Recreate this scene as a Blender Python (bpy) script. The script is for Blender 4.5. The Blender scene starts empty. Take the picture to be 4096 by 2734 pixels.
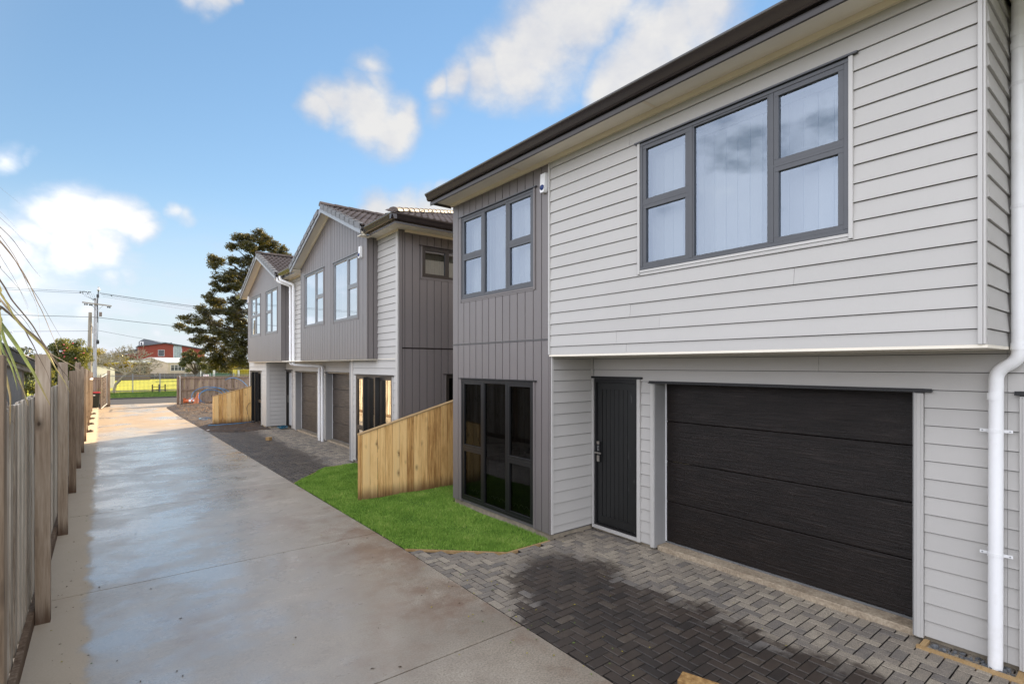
import bpy, math, random
import numpy as np
from mathutils import Vector, Matrix
random.seed(7); rng = np.random.default_rng(7)
R = math.radians
S = bpy.context.scene
COL = S.collection
# data: cloud directions, boughs of the big conifer, leaves of the foreground plant
CLOUDS=[(0.5933,0.5757,0.5627,0.0467,1.0),(0.5747,0.6058,0.5503,0.0541,1.0),(0.5589,0.6408,0.5264,0.0559,1.0),(0.5412,0.6758,0.5004,0.0508,1.0),(0.5061,0.7142,0.4834,0.0412,1.0),(0.4726,0.7432,0.4736,0.0290,1.0),(0.4434,0.7656,0.4661,0.0207,1.0),(0.5987,0.5439,0.588,0.0538,1.0),(0.6811,0.5256,0.5097,0.0543,1.0),(0.6675,0.5589,0.492,0.0495,1.0),(0.6611,0.5813,0.4745,0.0405,1.0),(0.6973,0.4879,0.525,0.0493,1.0),(0.7154,0.4463,0.5376,0.0474,1.0),(0.7202,0.4204,0.5518,0.0401,1.0),(0.3371,0.8427,0.4197,0.0424,1.0),(0.2966,0.853,0.4296,0.0319,1.0),(0.3785,0.8305,0.4087,0.0365,1.0),(0.2723,0.8657,0.42,0.0224,1.0),(0.3948,0.8141,0.4259,0.0252,1.0),(0.3363,0.8044,0.4898,0.0220,0.6),(0.4528,0.7819,0.4286,0.0213,0.6),(0.3478,0.8137,0.4658,0.0200,0.6),(0.1039,0.8503,0.5159,0.0180,1.0),(0.0883,0.8525,0.5152,0.0135,1.0),(0.1244,0.8425,0.5241,0.0129,1.0),(-0.066,0.9761,0.207,0.0288,1.0),(-0.0331,0.9765,0.2129,0.0327,1.0),(0.0017,0.9751,0.2219,0.0256,1.0),(-0.0888,0.9797,0.1797,0.0281,1.0),(-0.0478,0.9846,0.1682,0.0353,1.0),(0.0018,0.9857,0.1687,0.0242,1.0),(-0.1107,0.982,0.1531,0.0274,1.0),(0.0279,0.9772,0.2104,0.0206,1.0),(0.0743,0.9687,0.2367,0.0135,0.6),(0.0944,0.9686,0.2299,0.0175,0.6),(-0.0896,0.9887,0.1205,0.0259,0.6),(-0.1392,0.9773,0.16,0.0429,1.0),(0.0442,0.9788,0.2,0.0180,1.0),(-0.1075,0.9536,0.2812,0.0162,0.6),(-0.0865,0.9549,0.284,0.0098,0.6),(0.3907,0.8757,0.2838,0.0302,1.0),(0.4255,0.8597,0.2826,0.0321,1.0),(0.4619,0.8449,0.2698,0.0350,1.0),(0.3583,0.8958,0.2631,0.0195,1.0),(0.4927,0.8193,0.2934,0.0233,1.0),(0.007,0.9922,0.1242,0.0199,0.6),(0.0337,0.9909,0.13,0.0145,0.6),(-0.0765,0.9944,0.073,0.0239,0.6),(-0.0338,0.9968,0.0726,0.0214,0.6),(-0.1076,0.9923,0.0619,0.0229,0.6),(0.0562,0.997,0.0537,0.0150,0.6),(-0.0898,0.9913,0.0964,0.0156,0.6)]
PINE=[(11.34,16.32,0.66,0.47),(12.18,16.34,0.75,0.53),(13.14,16.59,0.85,0.63),(14.11,16.64,0.75,0.63),(10.51,15.37,0.47,0.32),(11.62,15.33,0.85,0.42),(12.85,15.50,0.94,0.42),(8.99,14.25,0.47,0.32),(9.70,14.04,0.38,0.26),(8.55,12.99,0.38,0.26),(10.69,13.92,0.66,0.37),(11.62,13.78,0.85,0.47),(11.43,12.82,1.03,0.37),(9.16,11.66,0.75,0.37),(10.15,11.87,0.85,0.47),(11.06,11.76,0.85,0.63),(8.72,10.81,0.47,0.37),(9.79,10.71,0.66,0.26),(10.69,10.90,0.66,0.42),(8.24,9.72,0.47,0.37),(8.72,9.41,0.56,0.32),(9.61,9.28,0.75,0.37),(10.69,9.37,0.75,0.42),(11.43,9.73,0.56,0.42),(7.94,8.76,0.42,0.21),(8.12,8.07,0.47,0.32),(9.16,8.34,0.75,0.37),(10.15,8.31,0.75,0.42),(11.25,8.28,0.75,0.53),(6.67,7.39,0.85,0.37),(6.01,6.58,0.47,0.32),(7.26,6.94,0.47,0.26),(8.46,7.10,0.66,0.37),(9.43,7.05,0.75,0.42),(10.51,7.21,0.75,0.53),(11.43,7.25,0.66,0.63),(6.34,6.11,0.38,0.16),(7.43,6.16,0.56,0.21),(8.90,6.02,0.85,0.32),(10.15,6.07,0.85,0.42),(11.25,6.11,0.75,0.53),(7.01,5.06,0.47,0.32),(7.86,5.28,0.56,0.32),(8.90,5.12,0.75,0.42),(10.15,5.15,0.85,0.53),(11.34,5.19,0.66,0.63),(8.38,4.20,0.47,0.26),(9.43,4.12,0.85,0.47),(10.51,4.25,0.85,0.53),(11.43,4.16,0.56,0.53),(8.72,3.21,0.56,0.42),(9.61,3.12,0.85,0.53),(10.69,3.12,0.85,0.53),(11.43,2.92,0.56,0.53),(8.99,2.51,0.56,0.32),(10.15,2.41,0.75,0.42),(14.91,16.22,0.75,0.63),(15.72,15.47,0.66,0.63),(13.33,14.41,1.03,0.63),(13.82,12.67,1.13,0.84),(12.85,10.47,1.13,0.84),(13.04,8.39,1.13,0.95),(12.85,5.76,1.13,0.95),(12.95,3.67,1.03,0.95)]
BLADES=[("t",0.013,[(-0.557,4.600,2.901),(-0.539,4.600,2.852),(-0.536,4.600,2.865),(-0.477,4.600,2.775),(-0.423,4.600,2.695),(-0.349,4.600,2.597),(-0.296,4.600,2.528),(-0.198,4.600,2.456),(-0.142,4.600,2.413)]),("b",0.015,[(-0.557,4.500,2.804),(-0.527,4.500,2.818),(-0.482,4.500,2.771),(-0.424,4.500,2.698),(-0.354,4.500,2.624),(-0.309,4.500,2.552),(-0.267,4.500,2.469),(-0.214,4.500,2.386),(-0.158,4.500,2.294)]),("g",0.024,[(-0.508,4.200,2.758),(-0.492,4.200,2.700),(-0.455,4.200,2.632),(-0.413,4.200,2.550),(-0.378,4.200,2.472),(-0.349,4.200,2.408),(-0.319,4.200,2.331),(-0.295,4.200,2.266),(-0.274,4.200,2.209)]),("g",0.020,[(-0.504,4.300,2.682),(-0.486,4.300,2.607),(-0.463,4.300,2.528),(-0.442,4.300,2.456),(-0.419,4.300,2.367),(-0.396,4.300,2.277),(-0.381,4.300,2.208)]),("g",0.015,[(-0.474,4.000,2.625),(-0.468,4.000,2.585),(-0.452,4.000,2.518),(-0.426,4.000,2.455),(-0.409,4.000,2.380),(-0.398,4.000,2.313)]),("y",0.018,[(-0.486,4.100,2.554),(-0.480,4.100,2.497),(-0.466,4.100,2.440),(-0.453,4.100,2.364),(-0.439,4.100,2.276),(-0.438,4.100,2.211),(-0.439,4.100,2.115)]),("b",0.010,[(-0.562,4.800,3.015),(-0.532,4.800,2.951),(-0.504,4.800,2.887),(-0.455,4.800,2.809),(-0.405,4.800,2.726),(-0.364,4.800,2.636),(-0.334,4.800,2.577),(-0.295,4.800,2.503),(-0.260,4.800,2.438),(-0.239,4.800,2.344),(-0.230,4.800,2.250)]),("b",0.008,[(-0.580,4.900,3.299),(-0.574,4.900,3.289),(-0.500,4.900,3.171),(-0.437,4.900,3.041),(-0.391,4.900,2.906),(-0.358,4.900,2.819),(-0.323,4.900,2.708),(-0.291,4.900,2.604),(-0.273,4.900,2.524)]),("b",0.009,[(-0.550,4.700,2.926),(-0.524,4.700,2.876),(-0.478,4.700,2.804),(-0.433,4.700,2.749),(-0.377,4.700,2.636)]),("b",0.010,[(-0.536,4.600,2.865),(-0.477,4.600,2.775),(-0.433,4.600,2.704),(-0.404,4.600,2.631),(-0.382,4.600,2.579),(-0.356,4.600,2.505),(-0.316,4.600,2.403),(-0.296,4.600,2.314)]),("b",0.008,[(-0.515,4.400,2.330),(-0.498,4.400,2.276),(-0.480,4.400,2.207),(-0.471,4.400,2.127)]),("y",0.012,[(-0.524,4.400,2.948),(-0.515,4.400,2.895),(-0.483,4.400,2.825),(-0.447,4.400,2.736),(-0.405,4.400,2.672),(-0.347,4.400,2.599),(-0.318,4.400,2.557),(-0.284,4.400,2.482),(-0.239,4.400,2.387),(-0.211,4.400,2.340)]),("y",0.012,[(-0.527,4.500,2.818),(-0.482,4.500,2.771),(-0.424,4.500,2.698),(-0.354,4.500,2.615),(-0.303,4.500,2.526),(-0.270,4.500,2.439),(-0.237,4.500,2.373),(-0.211,4.500,2.315),(-0.194,4.500,2.266)]),("y",0.012,[(-0.462,3.900,2.527),(-0.457,3.900,2.488),(-0.449,3.900,2.423),(-0.441,3.900,2.350),(-0.440,3.900,2.235),(-0.446,3.900,2.115)]),("b",0.008,[(-0.497,4.200,2.362),(-0.492,4.200,2.323),(-0.483,4.200,2.265),(-0.478,4.200,2.219),(-0.458,4.200,2.166),(-0.430,4.200,2.102)]),("b",0.011,[(-0.515,4.300,2.614),(-0.486,4.300,2.536),(-0.466,4.300,2.480),(-0.446,4.300,2.407),(-0.408,4.300,2.306),(-0.387,4.300,2.220),(-0.381,4.300,2.195)]),("b",0.004,[(-0.596,5.000,3.690),(-0.586,5.000,3.678),(-0.481,5.000,3.583)]),("b",0.003,[(-0.591,5.000,3.519),(-0.586,5.000,3.513),(-0.492,5.000,3.399)]),("b",0.004,[(-0.594,5.000,3.479),(-0.586,5.000,3.470),(-0.523,5.000,3.402),(-0.449,5.000,3.304)]),("b",0.006,[(-0.596,5.000,3.418),(-0.586,5.000,3.406),(-0.523,5.000,3.329),(-0.470,5.000,3.235),(-0.416,5.000,3.139),(-0.373,5.000,3.077)]),("b",0.005,[(-0.591,5.000,3.233),(-0.586,5.000,3.212),(-0.502,5.000,3.027),(-0.438,5.000,2.828)]),("b",0.007,[(-0.596,5.000,3.333),(-0.586,5.000,3.313),(-0.523,5.000,3.213),(-0.449,5.000,3.047),(-0.384,5.000,2.920),(-0.328,5.000,2.790),(-0.249,5.000,2.612)]),("b",0.005,[(-0.591,5.000,3.147),(-0.586,5.000,3.126),(-0.534,5.000,3.053),(-0.481,5.000,2.971),(-0.438,5.000,2.857)]),("b",0.005,[(-0.591,5.000,3.362),(-0.586,5.000,3.348),(-0.513,5.000,3.215),(-0.465,5.000,3.075),(-0.433,5.000,2.975),(-0.395,5.000,2.860),(-0.378,5.000,2.653)])]
EXPOSURE=2.17; SKY_STRENGTH=.066; CLOUD_STRENGTH=.195; CLOUD_OFF=(3, 1, 0)
# ------------------------------------------------------------------ camera
cam = bpy.data.cameras.new('camera'); camo = bpy.data.objects.new('camera', cam); COL.objects.link(camo)
cam.lens = 36*2075/4096; cam.sensor_width = 36
cam.shift_y = (1461-1367)/4096
cam.clip_start = .05; cam.clip_end = 3000
camo.location = (0, 0, 2.45)
camo.rotation_euler = (R(90), 0, -math.atan(1618/2075))
S.camera = camo
# ------------------------------------------------------------------ light
SUN_AZ = R(55)      # from +Y towards +X
SUN_EL = R(23)
sun = bpy.data.lights.new('sun', 'SUN'); sun.energy = 3.1; sun.angle = R(.55); sun.color = (1, .80, .54)
suno = bpy.data.objects.new('sun', sun); COL.objects.link(suno)
sd = Vector((math.sin(SUN_AZ)*math.cos(SUN_EL), math.cos(SUN_AZ)*math.cos(SUN_EL), math.sin(SUN_EL)))
suno.rotation_euler = sd.to_track_quat('Z', 'Y').to_euler()
suno.location = (0, 0, 30)
S.view_settings.view_transform = 'Standard'; S.view_settings.look = 'None'
S.view_settings.exposure = EXPOSURE; S.view_settings.gamma = 1
S.view_settings.use_curve_mapping = False
S.cycles.use_denoising = True
S.cycles.max_bounces = 8; S.cycles.diffuse_bounces = 3; S.cycles.glossy_bounces = 4; S.cycles.transmission_bounces = 4; S.cycles.transparent_max_bounces = 10
S.cycles.sample_clamp_indirect = 6
# ------------------------------------------------------------------ sky
W = bpy.data.worlds.new('World'); S.world = W; W.use_nodes = True
nt = W.node_tree; nt.nodes.clear()
def N(nt, t, **k):
    n = nt.nodes.new(t)
    for a, b in k.items(): setattr(n, a, b)
    return n
def L(nt, a, b): nt.links.new(a, b)
def math_n(nt, op, a, b=None, c=None, clamp=False):
    n = N(nt, 'ShaderNodeMath', operation=op, use_clamp=clamp)
    for i, v in enumerate((a, b, c)):
        if v is None: continue
        if isinstance(v, (int, float)): n.inputs[i].default_value = v
        else: L(nt, v, n.inputs[i])
    return n.outputs[0]
def maprange(nt, v, a, b, c=0., d=1., smooth=True):
    n = N(nt, 'ShaderNodeMapRange', interpolation_type='SMOOTHSTEP' if smooth else 'LINEAR')
    L(nt, v, n.inputs[0])
    for i, x in enumerate((a, b, c, d)): n.inputs[i+1].default_value = x
    return n.outputs[0]
sky = N(nt, 'ShaderNodeTexSky', sky_type='NISHITA', sun_disc=False)
sky.sun_elevation = SUN_EL; sky.sun_rotation = SUN_AZ
sky.air_density = 1.0; sky.dust_density = .0; sky.ozone_density = 1.6
tc = N(nt, 'ShaderNodeTexCoord')
gen = tc.outputs['Generated']
warp = N(nt, 'ShaderNodeTexNoise'); warp.inputs['Scale'].default_value = 7; warp.inputs['Detail'].default_value = 5
L(nt, gen, warp.inputs['Vector'])
wv = N(nt, 'ShaderNodeVectorMath', operation='MULTIPLY_ADD'); L(nt, warp.outputs['Color'], wv.inputs[0]); wv.inputs[1].default_value = (.11, .11, .08); wv.inputs[2].default_value = (-.055, -.055, -.04)
wa = N(nt, 'ShaderNodeVectorMath', operation='ADD'); L(nt, gen, wa.inputs[0]); L(nt, wv.outputs[0], wa.inputs[1])
dens = None
for cx, cy, cz, r, wt in CLOUDS:
    d = N(nt, 'ShaderNodeVectorMath', operation='DISTANCE'); L(nt, wa.outputs[0], d.inputs[0]); d.inputs[1].default_value = (cx, cy, cz)
    v = math_n(nt, 'MULTIPLY_ADD', d.outputs['Value'], -1/(r*2.0), 1.0, clamp=True)
    if wt < 1: v = math_n(nt, 'MULTIPLY', v, wt)
    dens = math_n(nt, 'MAXIMUM', dens, v) if dens is not None else v
def cloudnoise(sc, det, zs, off=(0, 0, 0)):
    m = N(nt, 'ShaderNodeMapping'); m.inputs['Scale'].default_value = (1, 1, zs); m.inputs['Location'].default_value = off; L(nt, gen, m.inputs[0])
    n = N(nt, 'ShaderNodeTexNoise'); n.inputs['Scale'].default_value = sc; n.inputs['Detail'].default_value = det; n.inputs['Roughness'].default_value = .58
    L(nt, m.outputs[0], n.inputs['Vector']); return n.outputs[0]
n1 = cloudnoise(8, 9, 1.5)
n2 = cloudnoise(2.6, 8, 2.0, CLOUD_OFF)
n3 = cloudnoise(22, 6, 1.3)
n2b = cloudnoise(6, 8, 3.2, (4, 2, 1))
# unseen broken cumulus added outside the view, thickened to light the shade
dv = N(nt, 'ShaderNodeVectorMath', operation='DOT_PRODUCT'); L(nt, gen, dv.inputs[0]); dv.inputs[1].default_value = (.615, .789, 0)
away = maprange(nt, dv.outputs['Value'], .70, .2, 0, 1)
bg = maprange(nt, math_n(nt, 'MULTIPLY_ADD', n1, .25, n2),  .40, .56, 0, 1)
bg = math_n(nt, 'MULTIPLY', bg, away)
a = math_n(nt, 'MULTIPLY_ADD', math_n(nt, 'SUBTRACT', n1, .5), .85, dens)
a = math_n(nt, 'MULTIPLY_ADD', math_n(nt, 'SUBTRACT', n3, .5), .26, a)
blob = maprange(nt, a, .08, .80, 0, .93)
gate = maprange(nt, dens, .02, .2, 0, 1)
blob = math_n(nt, 'MULTIPLY', blob, gate)
mask = math_n(nt, 'MAXIMUM', blob, bg)
sepz = N(nt, 'ShaderNodeSeparateXYZ'); L(nt, gen, sepz.inputs[0])
mask = math_n(nt, 'MULTIPLY', mask, maprange(nt, sepz.outputs[2], -.02, .03, 0, 1))
# thin veil of haze-cloud low over the horizon
veil = math_n(nt, 'MULTIPLY', maprange(nt, sepz.outputs[2], .27, .05, 0, .62), maprange(nt, n2b, .42, .60, .12, 1))
mask = math_n(nt, 'MAXIMUM', mask, veil)
cr = N(nt, 'ShaderNodeValToRGB'); L(nt, math_n(nt, 'MULTIPLY_ADD', n3, .12, math_n(nt, 'MULTIPLY_ADD', n1, .55, math_n(nt, 'MULTIPLY', blob, .22))), cr.inputs[0])
cr.color_ramp.elements[0].position = .38; cr.color_ramp.elements[0].color = (.72, .74, .82, 1)
cr.color_ramp.elements[1].position = .60; cr.color_ramp.elements[1].color = (1, .975, .94, 1)
gm = N(nt, 'ShaderNodeGamma'); L(nt, sky.outputs[0], gm.inputs[0]); gm.inputs[1].default_value = .66
hs = N(nt, 'ShaderNodeHueSaturation'); L(nt, gm.outputs[0], hs.inputs['Color']); hs.inputs['Saturation'].default_value = 1.33
hz = N(nt, 'ShaderNodeMix', data_type='RGBA'); szh = N(nt, 'ShaderNodeSeparateXYZ'); L(nt, gen, szh.inputs[0])
L(nt, maprange(nt, szh.outputs[2], .30, -.02, 0, .85), hz.inputs[0]); L(nt, hs.outputs[0], hz.inputs[6]); hz.inputs[7].default_value = (2.25, 2.58, 2.98, 1)
b1 = N(nt, 'ShaderNodeBackground'); L(nt, hz.outputs[2], b1.inputs[0]); b1.inputs[1].default_value = SKY_STRENGTH
b2 = N(nt, 'ShaderNodeBackground'); L(nt, cr.outputs[0], b2.inputs[0])
# front-lit clouds opposite the sun, unseen and boosted further to fill the shade
ds_ = N(nt, 'ShaderNodeVectorMath', operation='DOT_PRODUCT'); L(nt, gen, ds_.inputs[0]); ds_.inputs[1].default_value = tuple(sd)
L(nt, maprange(nt, ds_.outputs['Value'], .75, -.5, CLOUD_STRENGTH, CLOUD_STRENGTH*4.0, False), b2.inputs[1])
mx = N(nt, 'ShaderNodeMixShader'); L(nt, mask, mx.inputs[0]); L(nt, b1.outputs[0], mx.inputs[1]); L(nt, b2.outputs[0], mx.inputs[2])
wo = N(nt, 'ShaderNodeOutputWorld'); L(nt, mx.outputs[0], wo.inputs[0])
# ------------------------------------------------------------------ helpers
WO = {}
def tag(o, label=None, cat=None, group=None, kind=None):
    if label: o['label'] = label
    if cat: o['category'] = cat
    if group: o['group'] = group
    if kind: o['kind'] = kind
    return o
def link(o, parent, org):
    COL.objects.link(o); WO[o.name] = Vector(org)
    if parent is not None:
        o.parent = parent; o.location = Vector(org) - WO[parent.name]
    else: o.location = org
    return o
def empty(name, org, parent=None, **k):
    o = bpy.data.objects.new(name, None); o.empty_display_size = .2
    link(o, parent, org); tag(o, **k); return o
class MB:
    """collects polygons in world coordinates, builds them as one mesh object"""
    def __init__(s): s.v = []; s.f = []; s.m = []
    def add(s, verts, faces, mi=0):
        b = len(s.v); s.v += [tuple(v) for v in verts]
        for f in faces: s.f.append([i+b for i in f]); s.m.append(mi)
        return s
    def hexa(s, v, mi=0):      # v: 4 bottom then 4 top, same winding
        return s.add(v, [(3, 2, 1, 0), (4, 5, 6, 7), (0, 1, 5, 4), (1, 2, 6, 5), (2, 3, 7, 6), (3, 0, 4, 7)], mi)
    def box(s, x0, x1, y0, y1, z0, z1, mi=0):
        if x0 > x1: x0, x1 = x1, x0
        if y0 > y1: y0, y1 = y1, y0
        if z0 > z1: z0, z1 = z1, z0
        return s.hexa([(x0, y0, z0), (x1, y0, z0), (x1, y1, z0), (x0, y1, z0), (x0, y0, z1), (x1, y0, z1), (x1, y1, z1), (x0, y1, z1)], mi)
    def tube(s, pts, r, n=8, mi=0, cap=True):
        pts = [Vector(p) for p in pts]; rr = r if isinstance(r, (list, tuple)) else [r]*len(pts)
        rings = []; up = None
        for i, p in enumerate(pts):
            d = (pts[min(i+1, len(pts)-1)] - pts[max(i-1, 0)]).normalized()
            if up is None:
                up = Vector((0, 0, 1)) if abs(d.z) < .9 else Vector((1, 0, 0))
            a = d.cross(up).normalized(); b = a.cross(d).normalized(); up = b
            b0 = len(s.v)
            for k in range(n):
                t = 2*math.pi*k/n; s.v.append(tuple(p + (a*math.cos(t) + b*math.sin(t))*rr[i]))
            rings.append(b0)
        for i in range(len(rings)-1):
            for k in range(n):
                s.f.append([rings[i]+k, rings[i]+(k+1) % n, rings[i+1]+(k+1) % n, rings[i+1]+k]); s.m.append(mi)
        if cap:
            s.f.append([rings[0]+k for k in range(n)][::-1]); s.m.append(mi)
            s.f.append([rings[-1]+k for k in range(n)]); s.m.append(mi)
        return s
    def build(s, name, mat, parent=None, org=None, smooth=False, bevel=0, **k):
        me = bpy.data.meshes.new(name)
        if org is None:
            A = np.array(s.v); lo = A.min(0); hi = A.max(0); org = ((lo[0]+hi[0])/2, (lo[1]+hi[1])/2, lo[2])
        ox, oy, oz = org
        me.from_pydata([(x-ox, y-oy, z-oz) for x, y, z in s.v], [], s.f)
        mats = mat if isinstance(mat, (list, tuple)) else [mat]
        for m in mats: me.materials.append(m)
        if len(mats) > 1: me.polygons.foreach_set('material_index', s.m)
        if smooth: me.shade_smooth()
        o = bpy.data.objects.new(name, me); link(o, parent, org); tag(o, **k)
        if bevel:
            b = o.modifiers.new('bevel', 'BEVEL'); b.width = bevel; b.segments = 2; b.limit_method = 'ANGLE'
        return o
def smooth_by_angle(o, ang=40):
    me = o.data; me.shade_smooth()
    import bmesh
    bm = bmesh.new(); bm.from_mesh(me)
    for e in bm.edges:
        if len(e.link_faces) == 2 and e.calc_face_angle(0) > R(ang): e.smooth = False
    bm.to_mesh(me); bm.free()
def copy_tree(o, parent=None, loc=None, rz=None, **k):
    c = o.copy(); COL.objects.link(c); c.parent = parent
    if loc is not None: c.location = loc
    if rz is not None: c.rotation_euler = (o.rotation_euler[0], o.rotation_euler[1], rz)
    for ch in list(o.children): copy_tree(ch, c)
    tag(c, **k); return c
# ------------------------------------------------------------------ materials
MATS = {}
def base_mat(name):
    m = bpy.data.materials.new(name); m.use_nodes = True; t = m.node_tree
    b = t.nodes['Principled BSDF']; MATS[name] = m
    geo = N(t, 'ShaderNodeNewGeometry'); return m, t, b, geo.outputs['Position']
def noise(t, vec, sc, det=4, rough=.55, scale=None):
    if scale:
        m = N(t, 'ShaderNodeMapping'); m.inputs['Scale'].default_value = scale; L(t, vec, m.inputs[0]); vec = m.outputs[0]
    n = N(t, 'ShaderNodeTexNoise'); n.inputs['Scale'].default_value = sc; n.inputs['Detail'].default_value = det; n.inputs['Roughness'].default_value = rough
    L(t, vec, n.inputs['Vector']); return n.outputs[0]
def ramp(t, v, stops):
    r = N(t, 'ShaderNodeValToRGB'); L(t, v, r.inputs[0]); e = r.color_ramp.elements
    while len(e) < len(stops): e.new(.5)
    for i, (p, c) in enumerate(stops): e[i].position = p; e[i].color = (*c, 1) if len(c) == 3 else c
    return r.outputs[0]
def mixc(t, f, a, b, mode='MIX'):
    n = N(t, 'ShaderNodeMix', data_type='RGBA', blend_type=mode)
    if isinstance(f, (int, float)): n.inputs[0].default_value = f
    else: L(t, f, n.inputs[0])
    for i, v in ((6, a), (7, b)):
        if isinstance(v, tuple): n.inputs[i].default_value = (*v[:3], 1)
        else: L(t, v, n.inputs[i])
    return n.outputs[2]
def bump(t, b, h, strength=.3, dist=.01):
    n = N(t, 'ShaderNodeBump'); n.inputs['Strength'].default_value = strength; n.inputs['Distance'].default_value = dist
    L(t, h, n.inputs['Height']); L(t, n.outputs[0], b.inputs['Normal']); return n
def setcol(t, b, c):
    if isinstance(c, tuple): b.inputs['Base Color'].default_value = (*c, 1)
    else: L(t, c, b.inputs['Base Color'])
def rnd(t):
    return N(t, 'ShaderNodeObjectInfo').outputs['Random']
def simple(name, col, rough=.5, var=.12, sc=3, metal=0, bmp=0, bsc=200, spec=.5, dirt=None):
    m, t, b, P = base_mat(name)
    lo = tuple(c*(1-var) for c in col); hi = tuple(min(1, c*(1+var)) for c in col)
    c = ramp(t, noise(t, P, sc, 6), [(.3, lo), (.7, hi)])
    if dirt:
        c = mixc(t, ramp(t, noise(t, P, 1.7, 8, .7), [(.52, (0, 0, 0)), (.8, (.5, .5, .5))]), c, dirt)
    setcol(t, b, c)
    b.inputs['Roughness'].default_value = rough; b.inputs['Metallic'].default_value = metal
    b.inputs['Specular IOR Level'].default_value = spec
    if bmp: bump(t, b, noise(t, P, bsc, 3), bmp, .002)
    return m
def board_paint(name, col, rough=.42):
    m, t, b, P = base_mat(name)
    r = rnd(t)
    c = ramp(t, r, [(0, tuple(x*.965 for x in col)), (1, tuple(x*1.03 for x in col))])
    c = mixc(t, ramp(t, noise(t, P, 1.3, 8, .65), [(.45, (0, 0, 0)), (.8, (.16, .16, .16))]), c, tuple(x*.72 for x in col))
    st = noise(t, P, 6, 4, .6, (14, 14, .8))
    c = mixc(t, ramp(t, st, [(.6, (0, 0, 0)), (.8, (.12, .12, .12))]), c, tuple(x*.6 for x in col))
    setcol(t, b, c); b.inputs['Roughness'].default_value = rough
    bump(t, b, noise(t, P, 160, 3), .25, .002)
    return m
def wood(name, stops, knots=True, grain=1., axis='Z', rough=.75, stain=None, rv=.25):
    m, t, b, P = base_mat(name)
    r = rnd(t)
    off = N(t, 'ShaderNodeVectorMath', operation='ADD'); cx = N(t, 'ShaderNodeCombineXYZ')
    for i in range(3): L(t, math_n(t, 'MULTIPLY', r, (37., 91., 53.)[i]), cx.inputs[i])
    L(t, P, off.inputs[0]); L(t, cx.outputs[0], off.inputs[1]); V = off.outputs[0]
    sc = {'Z': (1, 1, .05), 'Y': (1, .07, 1), 'X': (.07, 1, 1)}[axis]
    g1 = noise(t, V, 26, 5, .65, sc); g2 = noise(t, V, 110, 3, .6, sc); g3 = noise(t, V, 3.2, 4, .5, (1, 1, .35))
    f = math_n(t, 'MULTIPLY_ADD', g2, .35, math_n(t, 'MULTIPLY', g1, .65))
    f = math_n(t, 'MULTIPLY_ADD', math_n(t, 'SUBTRACT', r, .5), rv, f)
    f = math_n(t, 'MULTIPLY_ADD', math_n(t, 'SUBTRACT', g3, .5), .45, f)
    c = ramp(t, f, stops)
    if knots:
        mp = N(t, 'ShaderNodeMapping'); mp.inputs['Scale'].default_value = {'Z': (5.5, 5.5, 2.6), 'Y': (5.5, 2.6, 5.5), 'X': (2.6, 5.5, 5.5)}[axis]
        wn = noise(t, V, 6, 3); wadd = N(t, 'ShaderNodeVectorMath', operation='MULTIPLY_ADD'); L(t, wn, wadd.inputs[0]); wadd.inputs[1].default_value = (.05, .05, .10); L(t, V, wadd.inputs[2])
        L(t, wadd.outputs[0], mp.inputs[0])
        vo = N(t, 'ShaderNodeTexVoronoi'); vo.inputs['Scale'].default_value = 1.; L(t, mp.outputs[0], vo.inputs['Vector'])
        sx_ = N(t, 'ShaderNodeSeparateColor'); L(t, vo.outputs['Color'], sx_.inputs[0])
        dk = math_n(t, 'MULTIPLY_ADD', sx_.outputs[1], .09, math_n(t, 'MULTIPLY_ADD', g1, .10, vo.outputs['Distance']))
        kf = ramp(t, dk, [(.13, (.95, .95, .95)), (.17, (.5, .5, .5)), (.24, (.25, .25, .25)), (.32, (0, 0, 0))])
        kf = math_n(t, 'MULTIPLY', kf, maprange(t, sx_.outputs[0], .30, .36, 0, 1))
        c = mixc(t, kf, c, tuple(x*.42 for x in stops[0][1]))
    if stain:
        z = N(t, 'ShaderNodeSeparateXYZ'); L(t, P, z.inputs[0])
        zz = math_n(t, 'MULTIPLY_ADD', g1, .22, z.outputs[2])
        c = mixc(t, maprange(t, zz, stain[0], stain[1], .8, 0), c, stain[2])
    setcol(t, b, c); b.inputs['Roughness'].default_value = rough; b.inputs['Specular IOR Level'].default_value = .25
    bump(t, b, f, .55, .006)
    return m
WHITE = board_paint('light grey weatherboard paint', (.462, .446, .420))
TRIM = board_paint('light grey trim paint', (.50, .485, .46), .35)
GREY = board_paint('charcoal grey board paint', (.168, .150, .145), .36)
SOFFIT = simple('soffit cream paint', (.84, .78, .66), .6, .03)
SCOTIA = simple('cream scotia paint', (.80, .71, .55), .5, .03)
GUTTER = simple('dark brown coated steel', (.024, .018, .017), .22, .05, 3, .0, spec=.8)
FASCIA = simple('pale steel fascia', (.33, .335, .34), .3, .05, 3, .4)
ALU = simple('charcoal aluminium joinery', (.075, .078, .085), .38, .06, 5, .2)
ALUB = simple('black aluminium joinery', (.012, .012, .013), .35, .06, 5, .1)
BRONZE = simple('bronze aluminium joinery', (.050, .042, .036), .35, .05, 5, .4)
PALEALU = simple('silver grey joinery', (.19, .195, .20), .35, .05, 5, .3)
PVC = simple('white plastic pipe', (.86, .86, .86), .3, .02, 2, dirt=(.55, .52, .45))
WHITEP = simple('white plastic', (.8, .8, .8), .35, .02)
PLINTH = simple('concrete plinth', (.30, .255, .19), .85, .25, 12, bmp=.6, bsc=60, dirt=(.13, .12, .10))
CREAMBLK = simple('painted sill', (.50, .42, .31), .7, .12, 6, bmp=.2)
BLUE = simple('blue lens', (.01, .035, .16), .1, .05)
DARKIN = simple('dark interior', (.035, .033, .032), .8, .1)
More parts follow.
